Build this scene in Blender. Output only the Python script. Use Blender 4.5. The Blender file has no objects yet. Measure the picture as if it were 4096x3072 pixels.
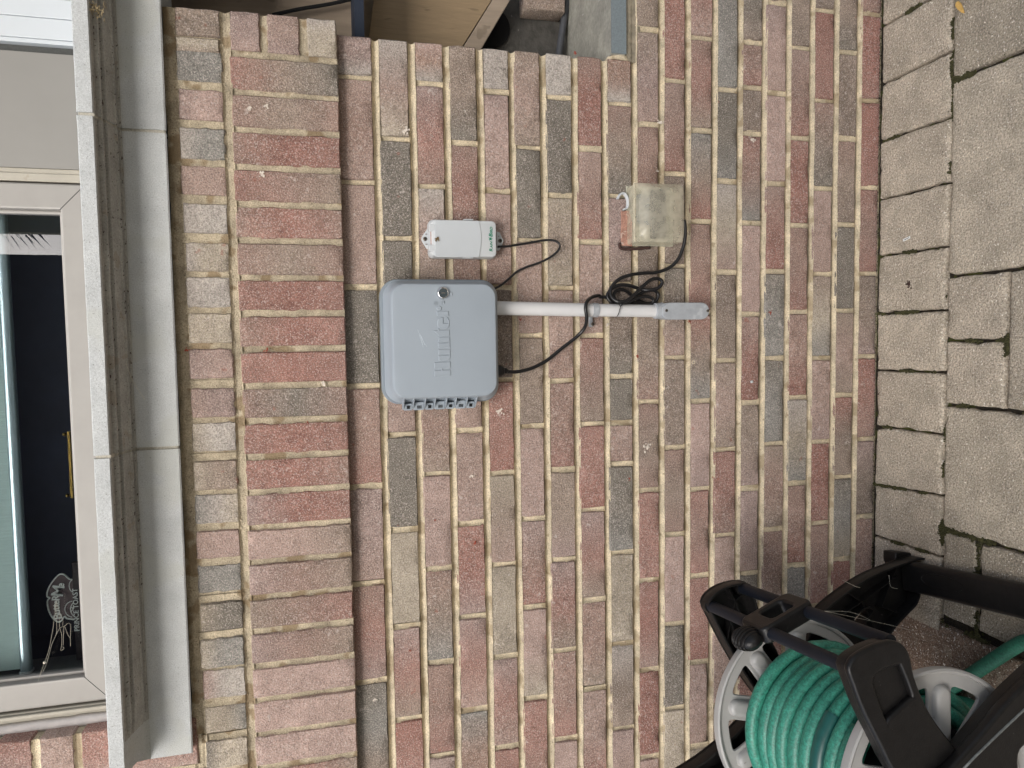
import bpy, bmesh, math, random
from mathutils import Vector, Matrix, noise
from mathutils.geometry import tessellate_polygon
random.seed(7)
sc = bpy.context.scene
COL = sc.collection
PI = math.pi

# ------------------------------------------------------------------ camera
# wall plane is Y=0, ground Z=0, the photo was taken with the phone turned on its side
CAMP = Vector((0.0, -1.56295, 1.37092))
RX = Vector((-0.01466359, -0.24651591, -0.9690278))      # image right
RD = Vector((-0.99810949, -0.05424115, 0.02890234))      # image down
AX = Vector((-0.05968607, 0.96761966, -0.2452545))       # view axis
F = 2841.0
cam_d = bpy.data.cameras.new('camera'); cam = bpy.data.objects.new('camera', cam_d); COL.objects.link(cam)
m = Matrix((RX, -RD, -AX)).transposed().to_4x4(); m.translation = CAMP
cam.matrix_world = m
cam_d.sensor_width = 36; cam_d.lens = F / 4096 * 36; cam_d.clip_end = 200; cam_d.clip_start = .01
sc.camera = cam

# ------------------------------------------------------------------ light
EL, ROT = 37, 194
w = bpy.data.worlds.new('World'); sc.world = w; w.use_nodes = True
nt = w.node_tree; nt.nodes.clear()
sky = nt.nodes.new('ShaderNodeTexSky'); sky.sky_type = 'NISHITA'; sky.sun_disc = False
sky.sun_elevation = math.radians(EL); sky.sun_rotation = math.radians(ROT)
sky.dust_density = 4.0; sky.air_density = 1.0; sky.ozone_density = 1.0
hsv = nt.nodes.new('ShaderNodeHueSaturation'); hsv.inputs['Saturation'].default_value = .72   # an overcast sky is nearly grey
bg = nt.nodes.new('ShaderNodeBackground'); bg.inputs[1].default_value = 0.105
wo = nt.nodes.new('ShaderNodeOutputWorld')
nt.links.new(sky.outputs[0], hsv.inputs['Color']); nt.links.new(hsv.outputs[0], bg.inputs[0]); nt.links.new(bg.outputs[0], wo.inputs[0])
sd = bpy.data.lights.new('sun', 'SUN'); sd.energy = 1.5; sd.angle = math.radians(36); sd.color = (1, .985, .97)
so = bpy.data.objects.new('sun', sd); COL.objects.link(so)
az = math.radians(14)
ld = Vector((math.sin(az) * math.cos(math.radians(EL)), math.cos(az) * math.cos(math.radians(EL)), -math.sin(math.radians(EL))))
so.rotation_euler = ld.to_track_quat('-Z', 'Y').to_euler()
sc.view_settings.view_transform = 'Standard'; sc.view_settings.look = 'None'
sc.view_settings.exposure = 0.93; sc.view_settings.gamma = 1.0

# ------------------------------------------------------------------ pixel to place helpers (photo pixels, 4096 wide)
def ray(x, y):
    return (RX * ((x - 2048) / F) + RD * ((y - 1536) / F) + AX)
def onY(x, y, Y=0.0):
    d = ray(x, y); return CAMP + d * ((Y - CAMP.y) / d.y)
def onZ(x, y, Z=0.0):
    d = ray(x, y); return CAMP + d * ((Z - CAMP.z) / d.z)
def onP(x, y, p, n):
    d = ray(x, y); return CAMP + d * ((p - CAMP).dot(n) / d.dot(n))

# ------------------------------------------------------------------ materials
def lin(c):
    return tuple((v / 255 / 12.92 if v / 255 <= .04045 else ((v / 255 + .055) / 1.055) ** 2.4) for v in c[:3])
def mat(name, col=None, rough=.6, attr=False, metal=0.0, n1=(300, .15), n2=None, spots=None, bump=(0, 0), bump2=None, spec=.5, light=None, streak=None):
    """col sRGB 0-255; n1/n2 = (scale, amount) brightness noise; spots=(scale, threshold, colour, amount)"""
    M = bpy.data.materials.new(name); M.use_nodes = True
    T = M.node_tree; N = T.nodes; L = T.links
    b = N['Principled BSDF']; b.inputs['Roughness'].default_value = rough; b.inputs['Metallic'].default_value = metal
    b.inputs['Specular IOR Level'].default_value = spec
    tc = N.new('ShaderNodeTexCoord')
    if attr:
        a = N.new('ShaderNodeAttribute'); a.attribute_name = 'Col'; cur = a.outputs['Color']
    else:
        r = N.new('ShaderNodeRGB'); r.outputs[0].default_value = (*lin(col), 1); cur = r.outputs[0]
    def nz(scale, detail=3, stretch=None, rough=.6):
        t = N.new('ShaderNodeTexNoise'); t.inputs['Scale'].default_value = scale; t.inputs['Detail'].default_value = detail
        t.inputs['Roughness'].default_value = rough
        if stretch:
            mp = N.new('ShaderNodeMapping'); mp.inputs['Scale'].default_value = stretch
            L.new(tc.outputs['Object'], mp.inputs['Vector']); L.new(mp.outputs[0], t.inputs['Vector'])
        else: L.new(tc.outputs['Object'], t.inputs['Vector'])
        return t.outputs['Fac']
    for n in (n1, n2):
        if n:
            f = nz(n[0], stretch=n[2] if len(n) > 2 else None)
            mr = N.new('ShaderNodeMapRange'); mr.inputs['From Min'].default_value = .32; mr.inputs['From Max'].default_value = .68
            mr.inputs['To Min'].default_value = 1 - n[1]; mr.inputs['To Max'].default_value = 1 + n[1]; mr.clamp = False
            L.new(f, mr.inputs['Value'])
            mx = N.new('ShaderNodeVectorMath'); mx.operation = 'SCALE'
            L.new(cur, mx.inputs[0]); L.new(mr.outputs[0], mx.inputs['Scale']); cur = mx.outputs[0]
    for s in (spots or []):
        f = nz(s[0], 2, stretch=s[4] if len(s) > 4 else None)
        mr = N.new('ShaderNodeMapRange'); mr.inputs['From Min'].default_value = s[1]; mr.inputs['From Max'].default_value = s[1] + .05
        mr.inputs['To Max'].default_value = s[3]
        L.new(f, mr.inputs['Value'])
        mx = N.new('ShaderNodeMix'); mx.data_type = 'RGBA'
        L.new(mr.outputs[0], mx.inputs[0]); L.new(cur, mx.inputs[6]); mx.inputs[7].default_value = (*lin(s[2]), 1); cur = mx.outputs[2]
    L.new(cur, b.inputs['Base Color'])
    prev = None
    for bp in (bump, bump2):
        if bp and bp[0]:
            f = nz(bp[0], 4)
            B = N.new('ShaderNodeBump'); B.inputs['Distance'].default_value = bp[1]; B.inputs['Strength'].default_value = 1.0
            L.new(f, B.inputs['Height'])
            if prev: L.new(prev, B.inputs['Normal'])
            prev = B.outputs[0]
    if prev: L.new(prev, b.inputs['Normal'])
    return M

M_BRICK = mat('brick', attr=True, rough=.92, spec=.2, n1=(300, .34), n2=(60, .13), bump=(300, .0026), bump2=(60, .0016),
              spots=[(380, .56, (206, 194, 186), .50), (470, .62, (84, 66, 60), .45), (45, .68, (205, 196, 188), .4), (34, .70, (146, 78, 62), .4), (170, .71, (58, 50, 46), .5)])
M_MORTAR = mat('mortar', (200, 187, 162), rough=.95, spec=.15, n1=(350, .24), n2=(22, .24), bump=(420, .0026), bump2=(110, .0012),
               spots=[(330, .66, (96, 84, 66), .7), (14, .58, (150, 132, 104), .6), (60, .66, (120, 102, 78), .5)])
M_MORTARD = mat('weathered_mortar', (176, 164, 142), rough=.95, spec=.15, n1=(350, .26), n2=(22, .26), bump=(420, .0026), bump2=(110, .0016), spots=[(330, .63, (86, 74, 56), .7), (18, .56, (132, 112, 84), .7)])
M_STONE = mat('cast_stone', (186, 189, 189), rough=.9, spec=.2, n1=(420, .16), n2=(14, .09), bump=(600, .0010),
              spots=[(7, .56, (180, 182, 176), .5), (260, .66, (112, 110, 104), .7), (60, .74, (85, 80, 70), .7)])
M_SILL2 = mat('rough_sill', (150, 148, 138), rough=.9, n1=(120, .15), n2=(14, .2), bump=(150, .001), spots=[(60, .70, (200, 198, 190), .5, (1, .3, 1))])
M_PAVER = mat('paver', attr=True, rough=.95, spec=.15, n1=(240, .44), n2=(14, .16), bump=(260, .0042), bump2=(90, .0022),
              spots=[(18, .58, (160, 150, 132), .4), (300, .60, (222, 214, 198), .6), (150, .64, (244, 238, 224), .95), (110, .68, (232, 228, 218), .6), (480, .64, (96, 88, 76), .5), (60, .72, (88, 80, 68), .4)])
M_SOIL = mat('joint_soil', (48, 42, 33), rough=1, n1=(200, .4), n2=(40, .3), bump=(200, .004), spots=[(30, .55, (78, 82, 38), .8)])
M_MOSS = mat('moss', (66, 64, 36), rough=1, n1=(500, .45), n2=(90, .3), bump=(400, .003))
M_BOX = mat('grey_plastic', (148, 157, 165), rough=.5, spec=.35, n1=(6, .03), bump=(900, .00012))
M_BOX2 = mat('grey_plastic_base', (132, 141, 148), rough=.5, spec=.35, n1=(20, .05))
M_WHITEP = mat('pale_plastic', (192, 196, 198), rough=.4, n1=(14, .03), spots=[(140, .80, (120, 110, 100), .5)])
M_PVC = mat('white_pvc', (206, 206, 206), rough=.4, n1=(20, .04), spots=[(60, .74, (120, 112, 104), .6, (1, 1, .3))])
M_PVCG = mat('grey_pvc', (158, 162, 166), rough=.45, n1=(60, .08), spots=[(30, .62, (185, 188, 190), .5)], bump=(300, .0002))
M_CABLE = mat('black_cable', (20, 20, 22), rough=.35, n1=(200, .2), spots=[(90, .70, (70, 68, 66), .5)])
M_CHROME = mat('chrome', (225, 225, 224), rough=.22, metal=1, n1=(10, .02))
M_SCREW = mat('screw_steel', (105, 98, 90), rough=.4, metal=.8, n1=(400, .3))
M_GREEN = mat('green_print', (22, 120, 92), rough=.5, n1=(80, .08))
M_DARK = mat('dark_void', (14, 14, 15), rough=.9)
M_LENS = mat('dark_insert', (70, 78, 80), rough=.15, n1=(30, .2))
M_BLACKP = mat('black_plastic', (24, 23, 23), rough=.36, spec=.34, n1=(80, .25), bump=(350, .0003),
               spots=[(70, .73, (92, 88, 84), .55), (400, .74, (120, 116, 110), .5)])
M_ROD = mat('rod_dark_blue', (22, 26, 34), rough=.5, spec=.3, n1=(60, .2, (1, .1, 1)), spots=[(300, .72, (90, 90, 90), .4)])
M_FLANGE = mat('flange_plastic', (166, 165, 162), rough=.35, n1=(25, .05), spots=[(60, .72, (110, 105, 98), .5)])
M_HOSE = mat('green_hose', (56, 134, 114), rough=.42, spec=.5, n1=(200, .36), n2=(30, .14), spots=[(330, .56, (28, 92, 78), .6), (50, .66, (64, 104, 92), .45)], bump=(350, .0004))
M_HOSEL = mat('hose_dusty', (44, 108, 86), rough=.6, n1=(200, .25), spots=[(300, .60, (28, 70, 58), .6)])
M_HOSETXT = mat('hose_print', (22, 78, 66), rough=.6)
M_TAPE = mat('dark_green_sleeve', (26, 84, 78), rough=.35, n1=(40, .2))
M_FRAME = mat('taupe_frame', (150, 147, 142), rough=.5, n1=(18, .04), spots=[(60, .76, (110, 100, 92), .5)])
M_CREAM = mat('cream_trim', (166, 161, 148), rough=.5, n1=(25, .06), spots=[(50, .68, (150, 140, 120), .5)])
M_CAULK = mat('caulk', (206, 200, 196), rough=.6, n1=(40, .08), bump=(40, .002))
M_PANEL = mat('taupe_panel', (134, 132, 127), rough=.55, n1=(8, .03))
M_WHITE = mat('white_trim', (196, 202, 206), rough=.4, n1=(10, .02), spots=[(60, .78, (120, 118, 112), .6)])
M_GROOVE = mat('dark_gasket', (66, 68, 66), rough=.7)
M_BLIND = mat('blind_fabric', (188, 212, 206), rough=.8, n1=(6, .04), n2=(900, .1, (1, 1, .02)))
M_RAIL = mat('blind_rail', (176, 196, 200), rough=.25, metal=.3, n1=(10, .03))
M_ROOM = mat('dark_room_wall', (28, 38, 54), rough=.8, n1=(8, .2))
M_JAMB = mat('inner_jamb', (112, 118, 116), rough=.7, n1=(30, .1), bump=(90, .002))
M_BRASS = mat('brass', (120, 102, 56), rough=.35, metal=1, n1=(60, .15))
M_SIGN = mat('chalkboard_brown', (92, 80, 80), rough=.8, n1=(60, .2))
M_CHALK = mat('chalk_line', (205, 212, 206), rough=.9, n1=(200, .2))
M_PLY = mat('plywood', (138, 119, 93), rough=.75, n1=(24, .10, (3, 3, .25)), n2=(120, .07, (4, 4, .3)),
            spots=[(26, .67, (98, 82, 62), .6, (2.5, 2.5, .4)), (200, .76, (40, 32, 24), .7)])
M_PLY2 = mat('plywood_grey', (146, 132, 116), rough=.75, n1=(24, .12, (3, 3, .3)), spots=[(26, .64, (104, 92, 76), .5)])
M_RECESS = mat('recess_concrete', (78, 76, 72), rough=.95, n1=(40, .25), bump=(70, .003), spots=[(80, .72, (160, 158, 150), .35)])
M_TRIMB = mat('blue_grey_edge', (112, 122, 126), rough=.8, n1=(300, .12))
M_GREYC = mat('grey_conduit', (70, 72, 76), rough=.5, n1=(60, .1))
M_ORANGE = mat('raw_brick_patch', (166, 126, 110), rough=.95, n1=(300, .25), n2=(60, .2), bump=(250, .002), spots=[(90, .62, (206, 190, 176), .5)])
M_WEB = mat('cobweb', (206, 200, 184), rough=.9)
M_DEBRIS = mat('dry_debris', (150, 92, 62), rough=1, n1=(300, .3))
M_LEAF = mat('seed_tan', (206, 168, 96), rough=.8, n1=(120, .15))
M_STAIN = mat('splat', (64, 44, 38), rough=.9, n1=(200, .3))
M_TAG = mat('white_tag', (226, 228, 224), rough=.5)
M_INK = mat('ink', (40, 40, 44), rough=.6)
M_REFL = mat('dark_mirror_brown', (54, 44, 44), rough=.9, n1=(6, .2))
M_AWN = mat('awning_canvas', (142, 140, 110), rough=.8)

def glassmat(name, col, rough, alpha_rough=None, trans=1.0, bumpn=None, mixcol=None, mixf=0.0):
    M = bpy.data.materials.new(name); M.use_nodes = True
    T = M.node_tree; N = T.nodes; L = T.links; b = N['Principled BSDF']
    b.inputs['Base Color'].default_value = (*col, 1); b.inputs['Roughness'].default_value = rough
    b.inputs['Transmission Weight'].default_value = trans; b.inputs['IOR'].default_value = 1.85
    if bumpn:
        tc = N.new('ShaderNodeTexCoord'); t = N.new('ShaderNodeTexNoise'); t.inputs['Scale'].default_value = bumpn[0]
        B = N.new('ShaderNodeBump'); B.inputs['Distance'].default_value = bumpn[1]
        L.new(tc.outputs['Object'], t.inputs['Vector']); L.new(t.outputs['Fac'], B.inputs['Height']); L.new(B.outputs[0], b.inputs['Normal'])
    return M
M_GLASS = glassmat('window_glass', (.9, .93, .95), 0.0)
# thin yellowed clear plastic: mostly see-through film with a glossy skin and a milky share
M_CLEAR = bpy.data.materials.new('yellowed_clear_plastic'); M_CLEAR.use_nodes = True
_T = M_CLEAR.node_tree; _N = _T.nodes; _L = _T.links; _N.clear()
_o = _N.new('ShaderNodeOutputMaterial'); _tr = _N.new('ShaderNodeBsdfTransparent'); _tr.inputs[0].default_value = (.98, .97, .935, 1)
_p = _N.new('ShaderNodeBsdfPrincipled'); _p.inputs['Base Color'].default_value = (*lin((216, 209, 188)), 1); _p.inputs['Roughness'].default_value = .22
_n = _N.new('ShaderNodeTexNoise'); _n.inputs['Scale'].default_value = 45; _tc = _N.new('ShaderNodeTexCoord'); _L.new(_tc.outputs['Object'], _n.inputs['Vector'])
_mr = _N.new('ShaderNodeMapRange'); _mr.inputs['From Min'].default_value = .3; _mr.inputs['From Max'].default_value = .75; _mr.inputs['To Min'].default_value = .28; _mr.inputs['To Max'].default_value = .52
_L.new(_n.outputs['Fac'], _mr.inputs['Value'])
_m = _N.new('ShaderNodeMixShader'); _L.new(_mr.outputs[0], _m.inputs[0]); _L.new(_tr.outputs[0], _m.inputs[1]); _L.new(_p.outputs[0], _m.inputs[2]); _L.new(_m.outputs[0], _o.inputs[0])

# ------------------------------------------------------------------ mesh helpers
class MB:
    def __init__(s): s.v = []; s.f = []; s.c = []; s.col = None
    def add(s, vs, fs, cols=None):
        o = len(s.v); s.v += [tuple(p) for p in vs]; s.f += [tuple(i + o for i in f) for f in fs]
        s.c += (cols if cols else [(.5, .5, .5)] * len(vs))
    def box(s, a, b, R=None):
        x0, y0, z0 = a; x1, y1, z1 = b
        P = [Vector(p) for p in ((x0, y0, z0), (x1, y0, z0), (x1, y1, z0), (x0, y1, z0), (x0, y0, z1), (x1, y0, z1), (x1, y1, z1), (x0, y1, z1))]
        if R: P = [R @ p for p in P]
        s.add(P, [(0, 3, 2, 1), (4, 5, 6, 7), (0, 1, 5, 4), (1, 2, 6, 5), (2, 3, 7, 6), (3, 0, 4, 7)])
    def tube(s, pts, r, seg=10, cap=True, rs=None, squash=None):
        pts = [Vector(p) for p in pts]; n = len(pts); prev = None; vs = []; fs = []
        for i, p in enumerate(pts):
            t = (pts[min(i + 1, n - 1)] - pts[max(i - 1, 0)]).normalized()
            if prev is None:
                a = Vector((0, 0, 1)) if abs(t.z) < .9 else Vector((1, 0, 0)); u = t.cross(a).normalized()
            else: u = (prev - t * prev.dot(t)).normalized()
            prev = u; v = t.cross(u); rr = rs[i] if rs else r
            for k in range(seg):
                A = 2 * PI * k / seg; vs.append(p + u * (rr * math.cos(A)) + v * (rr * math.sin(A)))
        for i in range(n - 1):
            for k in range(seg):
                k2 = (k + 1) % seg; fs.append((i * seg + k, i * seg + k2, (i + 1) * seg + k2, (i + 1) * seg + k))
        if cap: fs.append(tuple(range(seg - 1, -1, -1))); fs.append(tuple((n - 1) * seg + k for k in range(seg)))
        s.add(vs, fs)
    def lathe(s, prof, org, axis, ux=None, seg=32, closed=False):
        """prof: list of (radius, distance along axis)"""
        axis = axis.normalized(); a = ux or (Vector((0, 0, 1)) if abs(axis.z) < .9 else Vector((1, 0, 0)))
        u = (a - axis * a.dot(axis)).normalized(); v = axis.cross(u); vs = []; fs = []; n = len(prof)
        for r, h in prof:
            for k in range(seg):
                A = 2 * PI * k / seg; vs.append(org + axis * h + u * (r * math.cos(A)) + v * (r * math.sin(A)))
        for i in range(n if closed else n - 1):
            j = (i + 1) % n
            for k in range(seg):
                k2 = (k + 1) % seg; fs.append((i * seg + k, i * seg + k2, j * seg + k2, j * seg + k))
        if not closed:
            if prof[0][0] > 1e-6: fs.append(tuple(range(seg - 1, -1, -1)))
            if prof[-1][0] > 1e-6: fs.append(tuple((n - 1) * seg + k for k in range(seg)))
        s.add(vs, fs)
    def merge(s, me, M=None):
        vs = [(M @ v.co if M else v.co.copy()) for v in me.vertices]
        s.add(vs, [tuple(p.vertices) for p in me.polygons])
    def build(s, name, material, parent=None, smooth=False, autos=None, color=False, bevel=None):
        me = bpy.data.meshes.new(name); me.from_pydata(s.v, [], s.f); me.update()
        bm = bmesh.new(); bm.from_mesh(me)
        if color:
            lay = bm.verts.layers.float_color.new('Col')
            for i, v in enumerate(bm.verts): v[lay] = (*s.c[i], 1)
        bmesh.ops.recalc_face_normals(bm, faces=bm.faces)
        if bevel:
            es = [e for e in bm.edges if len(e.link_faces) == 2 and e.calc_face_angle(0) > .6]
            bmesh.ops.bevel(bm, geom=es, offset=bevel[0], segments=bevel[1], affect='EDGES', profile=.5, clamp_overlap=True)
        bm.to_mesh(me); bm.free()
        me.materials.append(material)
        if smooth:
            me.shade_smooth()
            if autos: me.set_sharp_from_angle(angle=math.radians(autos))
        o = bpy.data.objects.new(name, me); COL.objects.link(o)
        if parent: o.parent = parent
        return o
def thing(name, label, cat, group=None):
    o = bpy.data.objects.new(name, None); COL.objects.link(o); o['label'] = label; o['category'] = cat
    o.empty_display_size = .05
    if group: o['group'] = group
    return o
def place(t, loc):
    """put the Empty at the thing's base, keeping its parts where they were built (parts are built in world coordinates)"""
    loc = Vector(loc); t.location = loc
    for c in t.children: c.location = c.location - loc
def tag(o, label, cat, group=None):
    o['label'] = label; o['category'] = cat
    if group: o['group'] = group
    return o
def cm(pts, n=8, closed=False):
    P = [Vector(p) for p in pts]; out = []; N = len(P)
    rng = range(N if closed else N - 1)
    for i in rng:
        g = (lambda k: P[k % N]) if closed else (lambda k: P[max(0, min(N - 1, k))])
        p0, p1, p2, p3 = g(i - 1), g(i), g(i + 1), g(i + 2)
        for k in range(n):
            t = k / n
            out.append(.5 * ((2 * p1) + (p2 - p0) * t + (2 * p0 - 5 * p1 + 4 * p2 - p3) * t * t + (3 * p1 - p0 - 3 * p2 + p3) * t ** 3))
    if not closed: out.append(P[-1])
    return out
def rrect(x0, y0, x1, y1, r, n=8):
    out = []
    for cx, cy, a in ((x1 - r, y1 - r, 0), (x0 + r, y1 - r, 90), (x0 + r, y0 + r, 180), (x1 - r, y0 + r, 270)):
        for k in range(n + 1):
            A = math.radians(a + 90 * k / n); out.append((cx + r * math.cos(A), cy + r * math.sin(A)))
    return out
def shape(loops, ext, bev=0.0, res=2):
    """flat outline with holes, extruded +-ext, edges bevelled; returns a mesh in local XY"""
    cu = bpy.data.curves.new('c', 'CURVE'); cu.dimensions = '2D'; cu.fill_mode = 'BOTH'
    for lp in loops:
        sp = cu.splines.new('POLY'); sp.points.add(len(lp) - 1)
        for i, p in enumerate(lp): sp.points[i].co = (p[0], p[1], 0, 1)
        sp.use_cyclic_u = True
    cu.extrude = max(0, ext - bev); cu.bevel_depth = bev; cu.bevel_resolution = res; cu.offset = -bev
    return c2m(cu)
def c2m(cu):
    o = bpy.data.objects.new('tmp', cu); COL.objects.link(o)
    dg = bpy.context.evaluated_depsgraph_get(); me = bpy.data.meshes.new_from_object(o.evaluated_get(dg))
    bpy.data.objects.remove(o); return me
def text(body, size, ext=.0003, off=0.0, sx=1.0, shear=0.0, align='CENTER', bev=0.0, space=1.0):
    cu = bpy.data.curves.new('t', 'FONT'); cu.body = body; cu.size = size; cu.extrude = ext; cu.offset = off; cu.shear = shear
    cu.align_x = align; cu.align_y = 'CENTER'; cu.resolution_u = 3; cu.bevel_depth = bev; cu.space_character = space
    me = c2m(cu)
    for v in me.vertices: v.co.x *= sx
    return me
def frame(org, ex, ey):
    ex = Vector(ex).normalized(); ey = Vector(ey).normalized(); ez = ex.cross(ey)
    M = Matrix((ex, ey, ez)).transposed().to_4x4(); M.translation = Vector(org); return M
WALLF = lambda x, y, z: frame((x, y, z), (1, 0, 0), (0, 0, 1))       # local z points out of the wall, to -Y
def nse(x, y, z=0.0): return noise.noise(Vector((x, y, z)))

# ------------------------------------------------------------------ bricks
PAL = {'r': (146, 98, 86), 'R': (140, 84, 72), 'm': (140, 110, 97), 'p': (162, 136, 124), 'P': (178, 150, 140), 'b': (136, 122, 106), 'g': (94, 96, 86),
       'G': (118, 126, 122), 'y': (154, 148, 126), 'w': (174, 172, 164), 'l': (150, 128, 122), 'o': (148, 116, 98), 'Y': (178, 172, 150), 'd': (112, 101, 88), 'W': (186, 186, 178)}
PAL = {k: tuple(v * .54 + q * .46 for v, q in zip(c, (147, 132, 124))) for k, c in PAL.items()}
def brick(mb, x0, x1, z0, z1, y, code, depth=.012, longx=True, jit=1.0, nl=14, ns=5, seed=None, fr=None):
    """one brick: a gridded face with worn rounded rim, blotchy fired colour along its length"""
    s = seed if seed is not None else random.random() * 1000
    ks = list(code)
    if len(ks) == 1: ks = [ks[0]] * 3
    if len(ks) == 2: ks = [ks[0], ks[0], ks[1]]
    cols = [Vector(lin(PAL[k])) for k in ks]; br = random.uniform(.93, 1.08)
    nx, nz = (nl, ns) if longx else (ns, nl)
    W, H = x1 - x0, z1 - z0; e = .0028
    def par(n, L):
        a = [0, e / L] + [e / L + (1 - 2 * e / L) * k / (n - 2) for k in range(1, n - 2)] + [1 - e / L, 1]
        return a
    us, vs = par(nx, W), par(nz, H)
    V = []; C = []; g = {}
    tilt = random.uniform(-.0007, .0007); yo = random.uniform(-.0008, .0008)
    for i, u in enumerate(us):
        for j, v in enumerate(vs):
            x, z = x0 + u * W, z0 + v * H
            edge = (i in (0, len(us) - 1)) or (j in (0, len(vs) - 1))
            # worn corners and wavy sides
            cu = min(u, 1 - u) * W; cv = min(v, 1 - v) * H
            rc = .004
            if cu < rc and cv < rc:
                dx, dz = rc - cu, rc - cv; d = math.hypot(dx, dz)
                if d > rc:
                    k = rc / d; sx = 1 if u < .5 else -1; sz = 1 if v < .5 else -1
                    x += sx * dx * (1 - k); z += sz * dz * (1 - k)
            if edge or i in (1, len(us) - 2) or j in (1, len(vs) - 2):
                wob = .0014 * jit
                x += wob * nse(s + z * 90, x * 40, 3) + .0013 * jit * nse(s + z * 260, x * 90, 5)
                z += wob * nse(s + x * 90, z * 40, 7) + .0013 * jit * nse(s + x * 260, z * 90, 9)
            yy = y + yo + tilt * (u - .5) * 2 + .0009 * nse(x * 28 + s, z * 28) + .0006 * nse(x * 90 + s, z * 90) + (.0038 if edge else 0)
            if nse(x * 45 + s, z * 45, 4) > .42 and (i <= 1 or j <= 1 or i >= len(us) - 2 or j >= len(vs) - 2): yy += .0025
            t = (u if longx else v); t = max(0, min(1, t + .10 * nse(x * 30 + s, z * 30, 11)))
            if longx: t = 1 - t      # codes read along the photo's downward direction
            q = t * 2; c = cols[0].lerp(cols[1], q) if q < 1 else cols[1].lerp(cols[2], q - 1)
            c = c * br * (1 + .16 * nse(x * 22 + s, z * 22, 15))
            g[i, j] = len(V); V.append((x, yy, z)); C.append(tuple(c))
    Fc = []
    for i in range(len(us) - 1):
        for j in range(len(vs) - 1): Fc.append((g[i, j], g[i + 1, j], g[i + 1, j + 1], g[i, j + 1]))
    ring = [(i, 0) for i in range(len(us))] + [(len(us) - 1, j) for j in range(1, len(vs))] + [(i, len(vs) - 1) for i in range(len(us) - 2, -1, -1)] + [(0, j) for j in range(len(vs) - 2, 0, -1)]
    n = len(ring); b = len(V)
    for r in ring:
        p = V[g[r]]; V.append((p[0], y + depth, p[2])); C.append(C[g[r]])
    for k in range(n):
        k2 = (k + 1) % n; Fc.append((g[ring[k]], b + k, b + k2, g[ring[k2]]))
    Fc.append(tuple(b + k for k in range(n)))
    if fr: V = [tuple(fr @ Vector(p)) for p in V]
    mb.add(V, Fc, C)
def bead(mb, a, b, hw, y, along='x', depth=.006, step=.012, amp=1.0, fr=None, flare=None):
    """struck mortar joint: a concave strip from a to b (points (x,z)); hw half width"""
    ax, az_ = a; bx, bz = b; L = math.hypot(bx - ax, bz - az_); n = max(2, int(L / step)); vs = []; fs = []; ts = (-1, -.8, -.5, 0, .5, .8, 1)
    dx, dz = (bx - ax) / L, (bz - az_) / L; nx, nz = -dz, dx; s = random.random() * 100
    for i in range(n + 1):
        px, pz = ax + (bx - ax) * i / n, az_ + (bz - az_) * i / n
        wv = .0013 * amp * nse(px * 9 + s, pz * 9, 2); wd = 1 + .16 * nse(px * 22 + s, pz * 22, 4)
        for t in ts:
            h = hw * t * wd + wv
            vs.append((px + nx * h, y + .0012 + depth * (1 - t * t) * (1 + .3 * nse(px * 40, pz * 40, s)) + .0006 * nse(px * 180 + t, pz * 180, s), pz + nz * h))
    m_ = len(ts)
    for i in range(n):
        for k in range(m_ - 1): fs.append((i * m_ + k, (i + 1) * m_ + k, (i + 1) * m_ + k + 1, i * m_ + k + 1))
    if fr: vs = [tuple(fr @ Vector(p)) for p in vs]
    mb.add(vs, fs)

B1 = [1510.1,1655,1791,1924.7,2051.3,2174.7,2299.4,2419.6,2538,2646,2751.7,2857.4,2958.7,3055.5,3151.7,3246.6,3341.6,3433.3]
B2 = [1561,1697.5,1826.9,1960,2082.4,2199.7,2318.3,2435.6,2547.2,2646.8]
B3 = [2748.6,2846.9,2949.6,3043.5,3139.9,3232.4,3323.8,3412.5]
bedp = []
for i in range(18):
    p = onY(B1[i], 633); q = onY(B2[i], 2654) if i < 10 else onY(B3[i - 10], 2147)
    bedp.append((p.x, p.z, q.x, q.z))
def bedZ(i, X):
    if i < 0: return ZTOP + .007
    if i >= 18: return -.012
    a = bedp[i]; t = (X - a[0]) / (a[2] - a[0]); t = max(-.6, min(1.5, t))
    return a[1] + (a[3] - a[1]) * t
def courseX(c, yp):
    X = 0.0
    for _ in range(6):
        zt = (bedZ(c, X) + max(bedZ(c + 1, X), 0)) / 2 if c >= 0 else 1.29
        # image x for this height at photo row yp
        lo, hi = 1000, 3700
        for _k in range(30):
            md = (lo + hi) / 2
            if onY(md, yp).z > zt: lo = md
            else: hi = md
        X = onY(lo, yp).x
    return X
ZTOP = onY(1349, 150, -.026).z + .004
XE = .645        # right end of the upper wall
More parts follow.
